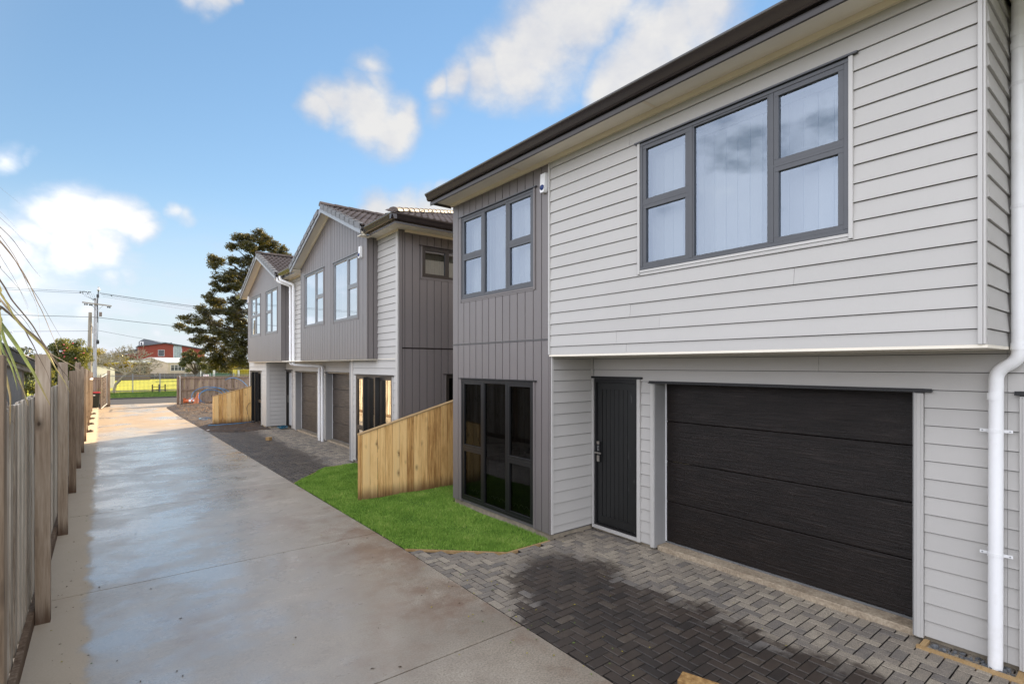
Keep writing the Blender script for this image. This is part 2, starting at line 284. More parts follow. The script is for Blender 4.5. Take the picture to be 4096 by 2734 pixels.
m_, t_, b_, P_ = base_mat('fabric blind'); setcol(t_, b_, ramp(t_, rnd(t_), [(0, (.15, .14, .122)), (1, (.27, .255, .222))])); b_.inputs['Roughness'].default_value = .85; BLIND = m_
STEEL = simple('galvanised steel', (.42, .43, .44), .4, .15, 9, .7)
RUSTY = simple('rusty galvanised steel', (.20, .16, .13), .6, .4, 9, .4)
CHROME = simple('satin nickel', (.45, .42, .38), .28, .05, 5, .9)
BLACKPL = simple('black plastic', (.012, .012, .013), .3, .1)
TARGREY = simple('grey rubble', (.10, .105, .11), .8, .35, 25, bmp=.5)
def glass(name, tint, fac0, rough=0., thick=(.9, .93, .95), fk=1.55):
    m, t, b, P = base_mat(name); t.nodes.remove(b)
    tr = N(t, 'ShaderNodeBsdfTransparent'); tr.inputs[0].default_value = (*thick, 1)
    gl = N(t, 'ShaderNodeBsdfGlossy'); gl.inputs[0].default_value = (*tint, 1); gl.inputs['Roughness'].default_value = rough
    bp = N(t, 'ShaderNodeBump'); bp.inputs['Strength'].default_value = .03; bp.inputs['Distance'].default_value = .02
    L(t, noise(t, P, 1.4, 1), bp.inputs['Height']); L(t, bp.outputs[0], gl.inputs['Normal'])
    fr = N(t, 'ShaderNodeFresnel'); fr.inputs[0].default_value = 1.5
    f = math_n(t, 'MULTIPLY_ADD', fr.outputs[0], fk, fac0, clamp=True)
    f = math_n(t, 'MULTIPLY', f, math_n(t, 'SUBTRACT', 1., N(t, 'ShaderNodeNewGeometry').outputs['Backfacing']))
    mxs = N(t, 'ShaderNodeMixShader'); L(t, f, mxs.inputs[0]); L(t, tr.outputs[0], mxs.inputs[1]); L(t, gl.outputs[0], mxs.inputs[2])
    L(t, mxs.outputs[0], t.nodes['Material Output'].inputs[0]); return m
GLASS = glass('window glass', (.72, .84, 1.), .13, fk=2.0)
GLASSG = glass('sky mirroring window glass', (.95, .97, 1.), .38, fk=2.0)
GLASSD = glass('grey tinted glass', (.9, .92, .95), .0, thick=(.42, .42, .41), fk=.75)
PINEWOOD = wood('new pine timber', [(.25, (.36, .18, .055)), (.42, (.66, .395, .145)), (.6, (.86, .575, .245)), (.8, (.78, .54, .25))], rv=.42, stain=(.12, .42, (.10, .05, .02)))
PINEEDGE = wood('sawn pine edging', [(.3, (.30, .19, .08)), (.7, (.48, .33, .17))], knots=False, axis='X')
OLDWOOD = wood('weathered paling timber', [(.25, (.19, .145, .105)), (.42, (.42, .36, .285)), (.6, (.60, .54, .45)), (.8, (.72, .67, .58))], stain=(.06, .3, (.09, .055, .03)))
POSTWOOD = wood('brown weathered post timber', [(.25, (.12, .08, .052)), (.5, (.28, .21, .145)), (.75, (.44, .36, .275))], stain=(.12, .38, (.07, .035, .018)))
STREETWOOD = wood('grey brown paling timber', [(.25, (.13, .09, .065)), (.5, (.25, .185, .14)), (.8, (.36, .285, .225))], stain=(.0, .1, (.08, .05, .03)))
POLEWOOD = wood('grey pole timber', [(.3, (.19, .16, .12)), (.7, (.36, .33, .27))], knots=False)
BARK = wood('bark', [(.3, (.055, .043, .032)), (.7, (.15, .125, .10))], knots=False, rough=.9)
BARKL = wood('pale lichen bark', [(.3, (.20, .17, .12)), (.7, (.46, .40, .29))], knots=False, rough=.9)
# ------------------------------------------------------------------ ground surfaces
def edge_x(y):      # right edge of the driveway
    ys = [-6, 2, 4, 6.2, 11.4, 22.6, 28, 36.3, 38.9, 40.6]; xs = [3.07, 3.07, 3.085, 3.12, 3.05, 2.9, 2.76, 2.66, 3.50, 3.50]
    return float(np.interp(y, ys, xs))
def fence_x(y): return -.54 - .0072*(y-6.6)
def mat_concrete():
    m, t, b, P = base_mat('wet broomed concrete')
    s = N(t, 'ShaderNodeSeparateXYZ'); L(t, P, s.inputs[0]); X, Y = s.outputs[0], s.outputs[1]
    big = noise(t, P, .55, 6, .6, (1, .55, 1)); mid = noise(t, P, 2.2, 7, .65); fine = noise(t, P, 60, 5, .7); streak = noise(t, P, 1.3, 5, .6, (.35, 2.2, 1))
    # dry strip beside the fence, wet film across the fall of the slab, damp to the right
    ex = math_n(t, 'MULTIPLY_ADD', noise(t, P, 3.2, 5, .7), .34, -.17)
    ex2 = math_n(t, 'MULTIPLY_ADD', Y, .0075, math_n(t, 'ADD', X, ex))
    dry = maprange(t, ex2, -.16, -.06, 1, 0)
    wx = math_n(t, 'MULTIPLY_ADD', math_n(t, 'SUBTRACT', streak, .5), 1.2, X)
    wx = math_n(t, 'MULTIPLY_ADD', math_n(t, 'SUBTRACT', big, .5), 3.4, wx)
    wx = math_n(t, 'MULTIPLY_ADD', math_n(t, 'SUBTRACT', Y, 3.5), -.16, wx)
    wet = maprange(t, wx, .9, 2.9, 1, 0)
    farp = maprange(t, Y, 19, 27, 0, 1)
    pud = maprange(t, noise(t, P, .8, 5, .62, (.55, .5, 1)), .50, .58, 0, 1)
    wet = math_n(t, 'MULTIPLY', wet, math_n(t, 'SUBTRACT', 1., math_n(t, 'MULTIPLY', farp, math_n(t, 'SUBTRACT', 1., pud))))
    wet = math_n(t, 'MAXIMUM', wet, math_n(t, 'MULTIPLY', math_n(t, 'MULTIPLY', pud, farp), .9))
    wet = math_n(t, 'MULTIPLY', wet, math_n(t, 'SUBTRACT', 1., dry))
    col = ramp(t, math_n(t, 'MULTIPLY_ADD', mid, .55, math_n(t, 'MULTIPLY', big, .45)), [(.36, (.235, .192, .145)), (.5, (.375, .32, .25)), (.62, (.50, .44, .355))])
    col = mixc(t, ramp(t, fine, [(.38, (.62, .62, .62)), (.58, (0, 0, 0))]), col, (.085, .07, .052))
    col = mixc(t, ramp(t, noise(t, P, 9, 6, .75), [(.58, (0, 0, 0)), (.75, (.40, .40, .40))]), col, (.33, .25, .16))
    vp = N(t, 'ShaderNodeTexVoronoi'); vp.inputs['Scale'].default_value = 7.; L(t, P, vp.inputs['Vector']); sp_ = N(t, 'ShaderNodeSeparateColor'); L(t, vp.outputs['Color'], sp_.inputs[0])
    pit = math_n(t, 'MULTIPLY', maprange(t, math_n(t, 'MULTIPLY_ADD', sp_.outputs[1], .06, math_n(t, 'MULTIPLY_ADD', fine, .14, vp.outputs['Distance'])), .06, .13, 1, 0), maprange(t, sp_.outputs[0], .80, .86, 0, .8))
    col = mixc(t, pit, col, (.07, .058, .045))
    rust = ramp(t, math_n(t, 'MULTIPLY', noise(t, P, 1.9, 8, .76), noise(t, P, .5, 2)), [(.245, (0, 0, 0)), (.34, (.8, .8, .8))])
    col = mixc(t, ramp(t, noise(t, P, 1.1, 4, .6), [(.46, (0, 0, 0)), (.66, (.65, .65, .65))]), col, (.175, .145, .112))
    col = mixc(t, rust, col, (.17, .10, .062))
    col = mixc(t, math_n(t, 'MULTIPLY', farp, .6), col, (.42, .31, .19))
    col = mixc(t, math_n(t, 'MULTIPLY', wet, .45), col, (.52, .465, .39))  # paler colour in the wet band stands in for sky glare
    col = mixc(t, math_n(t, 'MULTIPLY', dry, .75), col, (.52, .44, .33))
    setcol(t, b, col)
    rg = math_n(t, 'MULTIPLY_ADD', mid, .12, .36)
    rough = math_n(t, 'SUBTRACT', math_n(t, 'MULTIPLY_ADD', dry, .45, math_n(t, 'ADD', rg, .10)), math_n(t, 'MULTIPLY', wet, .16))
    film = maprange(t, noise(t, P, .9, 8, .7, (.7, .9, 1)), .40, .60, 0, 1)
    rough = math_n(t, 'SUBTRACT', rough, math_n(t, 'MULTIPLY', math_n(t, 'MULTIPLY', wet, film), .12))
    L(t, rough, b.inputs['Roughness'])
    b.inputs['Specular IOR Level'].default_value = .6
    L(t, math_n(t, 'MULTIPLY', wet, math_n(t, 'MULTIPLY_ADD', film, .6, .4)), b.inputs['Coat Weight']); b.inputs['Coat IOR'].default_value = 2.1; L(t, math_n(t, 'MULTIPLY_ADD', film, -.12, .28), b.inputs['Coat Roughness'])
    broom = noise(t, P, 90, 3, .5, (.10, 1, 1)); grit_ = noise(t, P, 150, 3, .7); h = math_n(t, 'MULTIPLY_ADD', broom, .45, math_n(t, 'MULTIPLY_ADD', fine, .5, math_n(t, 'MULTIPLY', grit_, .4)))
    bump(t, b, h, .5, .006); return m
CONC = mat_concrete()
g = empty('driveway', (1.2, 18, 0), kind='structure', label='long wet concrete shared driveway running from the camera to the street')
js = [-6, -3.55, .1, 3.8, 7.22, 11.0, 14.65, 18.3, 22.0, 25.7, 29.4, 33.0, 36.6, 40.62]
for y0, y1 in zip(js[:-1], js[1:]):
    mb = MB(); n = 6; ys = [y0+.007+(y1-y0-.014)*i/n for i in range(n+1)]
    for i in range(n):
        a, c = ys[i], ys[i+1]
        xl0, xl1 = (-.78 if a < 30 else -1.1), (-.78 if c < 30 else -1.1)
        mb.hexa([(xl0, a, -.1), (edge_x(a), a, -.1), (edge_x(c), c, -.1), (xl1, c, -.1), (xl0, a, 0), (edge_x(a), a, 0), (edge_x(c), c, 0), (xl1, c, 0)])
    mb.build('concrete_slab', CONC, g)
SOILD = simple('joint grime', (.05, .042, .034), .9, .3, 20)
MB().box(-.78, 3.5, -6, 40.6, -.09, -.022).build('slab_joint', SOILD, g)
# the ground as one sheet to the horizon
m, t, b, P = base_mat('distant grassy ground')
setcol(t, b, ramp(t, noise(t, P, .02, 6), [(.3, (.045, .06, .02)), (.7, (.10, .12, .045))])); b.inputs['Roughness'].default_value = .95
MB().add([(-1500, -1500, -.13), (1500, -1500, -.13), (1500, 1500, -.13), (-1500, 1500, -.13)], [(0, 1, 2, 3)]).build('ground', m, None, (0, 0, -.13), kind='structure')
# neighbour's side behind the fence
GRAV = simple('dirt and leaf litter', (.10, .085, .06), .95, .45, 14, bmp=.6, bsc=30)
MB().box(-14, -.79, -6, 39.2, -.12, -.03).build('neighbouring_yard', GRAV, None, kind='structure')
# ---- soil yard by the street
def grid_sheet(name, x0, x1, y0, y1, nx, ny, hf, mat, inside=lambda x, y: True, **k):
    mb = MB(); idx = {}
    xs = np.linspace(x0, x1, nx+1); ys = np.linspace(y0, y1, ny+1)
    for j, y in enumerate(ys):
        for i, x in enumerate(xs):
            mb.v.append((x, y, hf(x, y)))
    for j in range(ny):
        for i in range(nx):
            if inside((xs[i]+xs[i+1])/2, (ys[j]+ys[j+1])/2):
                a = j*(nx+1)+i; mb.f.append([a, a+1, a+nx+2, a+nx+1]); mb.m.append(0)
    return mb.build(name, mat, None, ((x0+x1)/2, (y0+y1)/2, 0), smooth=True, **k)
from mathutils import noise as mn
def fbm(x, y, s, o=4):
    v = 0; a = 1
    for i in range(o): v += a*mn.noise((x*s*2**i, y*s*2**i, 3.1*i)); a *= .55
    return v
def soil_h(x, y):
    e = min(1, max(0, (x-edge_x(y))/.5)); yb = 22.0+(x-2.9)*-.35 if x < 4.95 else 24.9; e2 = min(1, max(0, (y-yb)/.5))
    h = -.035 + .05*min(1, 3*e)*min(1, 4*e2) + e*e2*(.035 + .065*fbm(x, y, .9) + .03*fbm(x, y, 5)) + .10*e*math.exp(-((x-4.2)**2/1.2+(y-36.4)**2/4.5))
    return max(h, -.035) if not (2.9 < x < 3.6 and 26.5 < y < 30) else h*.4
m, t, b, P = base_mat('churned wet soil')
n1_ = noise(t, P, 2.5, 8, .7); n2_ = noise(t, P, 16, 6, .75)
c = ramp(t, math_n(t, 'MULTIPLY_ADD', n1_, .6, math_n(t, 'MULTIPLY', n2_, .4)), [(.36, (.020, .013, .009)), (.5, (.052, .034, .024)), (.62, (.11, .072, .045)), (.76, (.26, .18, .10))])
setcol(t, b, c); L(t, ramp(t, n1_, [(.35, (.25, .25, .25)), (.55, (.9, .9, .9))]), b.inputs['Roughness']); bump(t, b, n2_, .9, .04)
SOIL = m
soil = grid_sheet('dirt_yard', 2.55, 9.5, 21.0, 39.0, 90, 200, soil_h, SOIL, lambda x, y: x > edge_x(y)-.0 and (y > 22.0 + (x-2.9)*-.35 or x > 4.8) and not (x > 4.95 and y < 24.9), kind='structure')
# soil under paving and lawn
BED = simple('bedding sand', (.045, .038, .03), .95, .4, 30)
MB().box(3.05, 9, -2, 25, -.12, -.035).build('bedding_sand', BED, None, kind='structure')
# ---- paving
m, t, b, P = base_mat('concrete paver')
s = N(t, 'ShaderNodeSeparateXYZ'); L(t, P, s.inputs[0])
geo_isl = math_n(t, 'FRACT', math_n(t, 'ADD', N(t, 'ShaderNodeNewGeometry').outputs['Random Per Island'], rnd(t))); rr_ = math_n(t, 'ADD', math_n(t, 'MULTIPLY', geo_isl, .999), 0.)
w1 = noise(t, P, 1.5, 4, .6); w2 = noise(t, P, 11, 4, .7); fine = noise(t, P, 130, 4, .7)
# wet zone: a band that runs down the fall, crossing the paving
def edge(v, soft): return maprange(t, math_n(t, 'MULTIPLY_ADD', math_n(t, 'SUBTRACT', geo_isl, .5), .34, math_n(t, 'MULTIPLY_ADD', math_n(t, 'SUBTRACT', w2, .5), .6, math_n(t, 'MULTIPLY_ADD', math_n(t, 'SUBTRACT', w1, .5), .9, v))), -soft, soft, 0, 1)
lo_ = math_n(t, 'MULTIPLY', math_n(t, 'SUBTRACT', s.outputs[0], math_n(t, 'MULTIPLY_ADD', s.outputs[1], .80, .05)), .8)
hi_ = math_n(t, 'SUBTRACT', 4.72, s.outputs[0])
wetA = math_n(t, 'MULTIPLY', math_n(t, 'MULTIPLY', edge(lo_, .14), edge(hi_, .16)), maprange(t, s.outputs[1], 5.3, 4.8, 0, 1))
hi2 = math_n(t, 'SUBTRACT', 4.35, s.outputs[0])
wetB = math_n(t, 'MULTIPLY', edge(hi2, .12), maprange(t, s.outputs[1], 9, 10, 0, .85))
wet = math_n(t, 'MAXIMUM', wetA, wetB)
tone = math_n(t, 'MULTIPLY_ADD', w1, .35, math_n(t, 'MULTIPLY_ADD', rr_, .42, math_n(t, 'MULTIPLY', w2, .4)))
dryc = ramp(t, tone, [(.34, (.18, .162, .145)), (.60, (.33, .282, .222)), (.9, (.47, .408, .315))])
wetc = ramp(t, tone, [(.34, (.034, .028, .025)), (.74, (.072, .054, .042)), (.95, (.17, .14, .105))])
c = mixc(t, wet, dryc, wetc)
c = mixc(t, ramp(t, fine, [(.38, (.6, .6, .6)), (.6, (0, 0, 0))]), c, (.02, .018, .016))
setcol(t, b, c); L(t, math_n(t, 'MULTIPLY_ADD', wet, -.30, .78), b.inputs['Roughness']); bump(t, b, fine, .5, .003)
PAVER = m
JOINT = simple('dark joint sand on paver side', (.02, .016, .013), .95, .3, 40)
def paver_mesh(lx, ly):
    h = .05; bv = .005; v = []
    for z_, i in ((-h, 0), (-.005, 0), (0, bv)):
        v += [(-lx/2+i, -ly/2+i, z_), (lx/2-i, -ly/2+i, z_), (lx/2-i, ly/2-i, z_), (-lx/2+i, ly/2-i, z_)]
    f = [(8, 9, 10, 11)] + [(a+4*k, (a+1) % 4+4*k, (a+1) % 4+4*k+4, a+4*k+4) for k in (0, 1) for a in range(4)]
    return v, f
gap = .0095
PM = {}
for nm, lx, ly in (('h', .2-gap, .1-gap), ('v', .1-gap, .2-gap)):
    v, f = paver_mesh(lx, ly); me = bpy.data.meshes.new('paver'); me.from_pydata(v, [], f); me.materials.append(PAVER); me.materials.append(JOINT); me.polygons.foreach_set('material_index', [0, 1, 1, 1, 1, 0, 0, 0, 0]); PM[nm] = (me, v, f)
def clipx(poly, y_of):   # keep x > edge
    out = []
    for i in range(len(poly)):
        p, q = poly[i], poly[(i+1) % len(poly)]
        dp, dq = p[0]-edge_x(p[1])-.012, q[0]-edge_x(q[1])-.012
        if dp >= 0: out.append(p)
        if dp*dq < 0:
            s_ = dp/(dp-dq); out.append((p[0]+(q[0]-p[0])*s_, p[1]+(q[1]-p[1])*s_))
    return out
def lay_paving(x0, x1, y0, y1, inside, oy=0., ox=0.):
    L_ = []
    for i in range(int((x1-x0)/.1)+3):
        for j in range(int((y1-y0)/.1)+3):
            mm = (i-j) % 4
            if mm == 0: cx_, cy_, k = x0+ox+(i+1)*.1, y0+oy+(j+.5)*.1, 'h'
            elif mm == 3: cx_, cy_, k = x0+ox+(i+.5)*.1, y0+oy+(j+1)*.1, 'v'
            else: continue
            if inside(cx_, cy_): L_.append((cx_, cy_, k))
    return L_
def settle(x, y): return .006*mn.noise((x*2.1, y*2.1, .3))
def near_in(x, y):
    if x < edge_x(y)-.09: return False
    if y > 5.46 and x > 4.86: return x < 5.9 and y < 5.46
    if x > 6.05: return False
    if y > 5.30 and x < 4.95:
        return y < (6.34 - (x-3.05)*.905 if x < 4.13 else 5.36)
    return True
P1 = lay_paving(3.0, 6.1, -1.2, 6.5, near_in)
gp = empty('paving', (4.5, 2.6, 0), kind='structure', label='herringbone paving of grey and wet brown concrete pavers before the nearest garage')
cth, sth = math.cos(math.atan(1618/2075)), math.sin(math.atan(1618/2075))
def visscore(x, y):
    F = x*sth+y*cth; r_ = x*cth-y*sth
    if F < .5 or abs(r_/F) > 1.03 or 2.45/F > (2734-1461+30)/2075: return 0
    return 1/F
P1.sort(key=lambda p: -visscore(p[0], p[1]))
stuffp = MB(); cnt = 0
def add_clip(mb, x, y, k, dz, gap=gap):
    lx, ly = (.2-gap, .1-gap) if k == 'h' else (.1-gap, .2-gap)
    q = clipx([(x-lx/2, y-ly/2), (x+lx/2, y-ly/2), (x+lx/2, y+ly/2), (x-lx/2, y+ly/2)], None)
    if len(q) < 3: return
    n = len(q); mx_ = sum(p[0] for p in q)/n; my_ = sum(p[1] for p in q)/n
    b0 = [(p[0], p[1], -.05+dz) for p in q]; b1_ = [(p[0], p[1], -.005+dz) for p in q]; b2_ = [(p[0]+(mx_-p[0])*.06, p[1]+(my_-p[1])*.06, dz) for p in q]
    mb.add(b0+b1_+b2_, [list(range(2*n, 3*n))] + [(a+n*k2, (a+1) % n+n*k2, (a+1) % n+n*k2+n, a+n*k2+n) for k2 in (0, 1) for a in range(n)])
    for q_ in range(n): mb.m[-2*n+q_] = 1
for x, y, k in P1:
    dz = settle(x, y) + random.uniform(-.0015, .0015)
    whole = x-.1 > edge_x(y)+.02
    if cnt < 300 and visscore(x, y) > 0 and whole:
        o = bpy.data.objects.new('paver', PM[k][0]); link(o, gp, (x, y, dz)); o.rotation_euler = (random.gauss(0, .006), random.gauss(0, .006), random.gauss(0, .008)); cnt += 1
    else: add_clip(stuffp, x, y, k, dz)
stuffp.build('pavers', [PAVER, JOINT], gp, kind='stuff')
def far_in(x, y):
    if x < edge_x(y)-.09 or x > 5.72: return False
    if x > 4.9: return 13.0 < y < 21.9
    lo = 11.32+(x-3.02)*1.19 if x < 4.14 else 12.64
    hi = 22.14-(x-2.84)*1.15 if x < 3.83 else 20.95+(x-3.83)*.7
    return lo-.04 < y < hi
P2 = lay_paving(2.8, 5.8, 11.2, 22.4, far_in, .03)
gq = empty('paving', (4.4, 16.6, 0), kind='structure', label='far herringbone paving of small grey pavers before the twin garages')
fb = MB()
for x, y, k in P2: add_clip(fb, x, y, k, settle(x, y)*1.3 + random.uniform(-.002, .002), gap=.013)
fb.build('pavers', [PAVER, JOINT], gq, kind='stuff')
# timber edging of the lawn
ge = empty('lawn_edging', (4, 8, 0), label='thin pale timber edging round the small front lawn', cat='edging')
def plank_line(parent, pts, w, z0, z1, mat, name):
    for (xa, ya), (xb, yb) in zip(pts[:-1], pts[1:]):
        d = Vector((xb-xa, yb-ya)).normalized(); nrm = Vector((-d.y, d.x))*w/2
        MB().hexa([(xa-nrm.x, ya-nrm.y, z0), (xb-nrm.x, yb-nrm.y, z0), (xb+nrm.x, yb+nrm.y, z0), (xa+nrm.x, ya+nrm.y, z0), (xa-nrm.x, ya-nrm.y, z1), (xb-nrm.x, yb-nrm.y, z1), (xb+nrm.x, yb+nrm.y, z1), (xa+nrm.x, ya+nrm.y, z1)]).build(name, mat, parent)
EDG1 = [(3.13, 6.33), (4.13, 5.395), (4.88, 5.40)]; EDG2 = [(3.06, 11.30), (4.14, 12.62), (4.88, 12.63)]
plank_line(ge, EDG1, .018, -.05, .008, PINEEDGE, 'edging_board'); plank_line(ge, EDG2, .018, -.05, .008, PINEEDGE, 'edging_board')
# ---- lawn
m, t, b, P = base_mat('lawn grass')
n_ = noise(t, P, 2.2, 5, .6); n3_ = noise(t, P, 26, 4, .7)
isl_ = N(t, 'ShaderNodeNewGeometry').outputs['Random Per Island']
c = ramp(t, math_n(t, 'MULTIPLY_ADD', isl_, .22, math_n(t, 'MULTIPLY_ADD', n3_, .35, math_n(t, 'MULTIPLY', n_, .42))), [(.32, (.07, .15, .02)), (.46, (.165, .31, .045)), (.58, (.27, .42, .07)), (.68, (.44, .48, .15))])
setcol(t, b, c); b.inputs['Roughness'].default_value = .6; b.inputs['Specular IOR Level'].default_value = .2
LAWN = m
def in_lawn(x, y):
    if x < edge_x(y)+.02 or x > 4.88: 
        if not (4.88 <= x < 5.6 and 8.1 < y < 10.1): return False
    if x > 5.6: return False
    lo = 6.35-(x-3.12)*.93 if x < 4.13 else 5.41
    hi = 11.31+(x-3.06)*1.205 if x < 4.14 else 12.61
    return lo+.02 < y < hi-.02
def lawn_h(x, y): return .006+.012*mn.noise((x*1.5, y*1.5, 0))
MBl = grid_sheet('lawn_soil', 3.0, 5.6, 5.35, 12.7, 52, 140, lambda x, y: -.012+lawn_h(x, y), simple('lawn thatch', (.05, .10, .015), .95, .4, 30), in_lawn, kind='structure')
nb = 120000
bx = rng.uniform(3.0, 5.6, nb*2); by = 5.35 + (rng.uniform(0, 1, nb*2)**1.35)*7.3
ok = np.array([in_lawn(x, y) for x, y in zip(bx, by)]); bx, by = bx[ok][:nb], by[ok][:nb]; n = len(bx)
hh = rng.uniform(.018, .044, n)*(1+.35*np.sin(bx*7+by*3)); an = rng.uniform(0, 2*np.pi, n); w = rng.uniform(.003, .006, n)*(1+(by-5)*.14); le = rng.uniform(.002, .022, n); la = rng.uniform(0, 2*np.pi, n)
V = np.zeros((n, 3, 3)); z0 = -.008
V[:, 0] = np.stack([bx-np.cos(an)*w, by-np.sin(an)*w, np.full(n, z0)], 1)
V[:, 1] = np.stack([bx+np.cos(an)*w, by+np.sin(an)*w, np.full(n, z0)], 1)
V[:, 2] = np.stack([bx+np.cos(la)*le, by+np.sin(la)*le, hh], 1)
def np_mesh(name, V, k, mat, org, parent=None, **kw):
    me = bpy.data.meshes.new(name); n = len(V); vv = (V.reshape(-1, 3)-np.array(org)).astype(np.float32)
    me.vertices.add(n*k); me.vertices.foreach_set('co', vv.ravel()); me.loops.add(n*k); me.polygons.add(n)
    me.loops.foreach_set('vertex_index', np.arange(n*k, dtype=np.int32)); me.polygons.foreach_set('loop_start', np.arange(0, n*k, k, dtype=np.int32))
    me.update(calc_edges=True); me.materials.append(mat); o = bpy.data.objects.new(name, me); link(o, parent, org); tag(o, **kw); return o
np_mesh('lawn_grass', V, 3, LAWN, (4, 8, 0), kind='stuff', label='bright green short lawn between driveway and houses')
# ---- gap between the houses behind the raked fence
MB().box(5.6, 11, 8.1, 10.2, -.04, .0).build('side_path', GRAV, None, kind='structure')
# ---- street, kerbs, verge, field
ASPH = simple('dark asphalt', (.026, .026, .028), .75, .3, 40, bmp=.6, bsc=40)
MB().box(-90, 90, 40.75, 48.7, -.14, -.075).build('road', ASPH, None, kind='structure')
MB().box(-90, 90, 39.9, 40.6, -.12, -.012).build('pavement', simple('pale concrete footpath', (.27, .235, .18), .8, .15, 5, bmp=.4), None, kind='structure')
CK = simple('kerb concrete', (.25, .23, .20), .85, .2, 8)
MB().box(-90, 90, 40.62, 40.75, -.14, .0).build('kerb', CK, None, kind='structure')
MB().box(-90, 90, 48.7, 48.85, -.14, .02).build('kerb', simple('dark old kerb', (.06, .058, .055), .85, .2, 8), None, kind='structure')
m, t, b, P = base_mat('verge grass')
setcol(t, b, ramp(t, noise(t, P, 3, 6, .7), [(.35, (.05, .11, .012)), (.65, (.13, .23, .03))])); b.inputs['Roughness'].default_value = .9; bump(t, b, noise(t, P, 12, 4, .8), 1., .08)
VERGE = m
MB().box(-90, 90, 48.85, 56.0, -.14, .03).build('grass_verge', VERGE, None, kind='structure')
m, t, b, P = base_mat('school field grass')
setcol(t, b, ramp(t, noise(t, P, .35, 6, .7), [(.35, (.28, .30, .010)), (.65, (.46, .44, .02))])); b.inputs['Roughness'].default_value = .85; bump(t, b, noise(t, P, 8, 4, .8), 1., .05)
FIELD = m
MB().box(-90, 90, 56.0, 112, -.14, .05).build('playing_field', FIELD, None, kind='structure')
# tufts of verge grass along the kerb
n = 26000; bx = rng.uniform(-2, 5.5, n); by = rng.uniform(48.9, 56.0, n); hh = rng.uniform(.05, .14, n); an = rng.uniform(0, 6.28, n)
V = np.zeros((n, 3, 3)); V[:, 0] = np.stack([bx-.02*np.cos(an), by-.02*np.sin(an), np.full(n, .02)], 1); V[:, 1] = np.stack([bx+.02*np.cos(an), by+.02*np.sin(an), np.full(n, .02)], 1)
V[:, 2] = np.stack([bx+rng.normal(0, .03, n), by+rng.normal(0, .03, n), .03+hh], 1)
np_mesh('verge_tufts', V, 3, VERGE, (1.5, 52, 0), kind='stuff')
# ------------------------------------------------------------------ wall tools
def PT(F, a, z, d):
    k, p = F
    return {'x': (p-d, a, z), 'y': (a, p-d, z), 'Y': (a, p+d, z)}[k]
def slab(mb, F, a0, a1, z0, z1, d0, d1, z1b=None, dtop=None, mi=0):
    """box on wall face F between a0..a1, z0..z1 (z1b: height of the top at a1), from depth d0 out to d1 (dtop: depth at the top)"""
    if z1b is None: z1b = z1
    if dtop is None: dtop = d1
    v = [PT(F, a0, z0, d0), PT(F, a0, z0, d1), PT(F, a1, z0, d1), PT(F, a1, z0, d0), PT(F, a0, z1, d0), PT(F, a0, z1, dtop), PT(F, a1, z1b, dtop), PT(F, a1, z1b, d0)]
    if F[0] in ('y',): v = [v[i] for i in (0, 1, 2, 3, 4, 5, 6, 7)]
    if F[0] == 'x': v = [v[i] for i in (3, 2, 1, 0, 7, 6, 5, 4)]
    if F[0] == 'Y': v = [v[i] for i in (3, 2, 1, 0, 7, 6, 5, 4)]
    return mb.hexa(v, mi)
def spans(lo, hi, cuts):
    out = [(lo, hi)]
    for c0, c1 in cuts:
        nx = []
        for a, b in out:
            if c1 <= a or c0 >= b: nx.append((a, b)); continue
            if c0 > a: nx.append((a, c0))
            if c1 < b: nx.append((c1, b))
        out = nx
    return [(a, b) for a, b in out if b-a > .004]
BACK = simple('shadow grey backing', (.13, .125, .12), .9, .05)  # backing colour paints the shadow lines into the gaps between boards
def solid_wall(parent, F, a0, a1, z0, z1, holes, d0=-.12, d1=0., mat=None, name='wall'):
    mb = MB(); zs = sorted(set([z0, z1]+[min(max(h[i], z0), z1) for h in holes for i in (2, 3)]))
    for za, zb in zip(zs[:-1], zs[1:]):
        if zb-za < 1e-4: continue
        cu = [(h[0], h[1]) for h in holes if h[2] < zb-1e-4 and h[3] > za+1e-4]
        for a, b in spans(a0, a1, cu): slab(mb, F, a, b, za, zb, d0, d1)
    return mb.build(name, mat or BACK, parent)
def boards_h(parent, F, a0, a1, z0, z1, zl, cover, holes, mat, name='weatherboard'):
    k0 = math.floor((z0-zl)/cover+1e-6); k1 = math.ceil((z1-zl)/cover-1e-6)
    for k in range(k0, k1):
        zb = zl+k*cover; r0, r1 = max(zb, z0), min(zb+cover-.0065, z1)
        if r1-r0 < .012: continue
        D = lambda z: .027-.0150*(z-zb)/cover
        zs = sorted(set([r0, r1]+[h[i] for h in holes for i in (2, 3) if r0+.004 < h[i] < r1-.004]))
        rows = []
        for za, zc in zip(zs[:-1], zs[1:]):
            cu = [(h[0], h[1]) for h in holes if h[2] < zc-.004 and h[3] > za+.004]
            rows.append((za, zc, spans(a0, a1, cu)))
        if len(rows) == 1:
            za, zc, sp = rows[0]
            for a, b in sp:
                cut = [a, b]
                if b-a > 3.2 and random.random() < .7: c_ = random.uniform(a+1.0, b-1.0); cut = [a, c_-.0012, c_+.0012, b]
                for p_, q_ in zip(cut[::2], cut[1::2]):
                    e_ = random.uniform(-.0012, .0012)
                    mb = MB(); slab(mb, F, p_, q_, za, zc, .001, D(za)+e_, dtop=D(zc)+e_); mb.build(name, mat, parent)
        else:
            mb = MB()
            for za, zc, sp in rows:
                for a, b in sp: slab(mb, F, a, b, za, zc, .001, D(za), dtop=D(zc))
            if mb.v: mb.build(name, mat, parent)
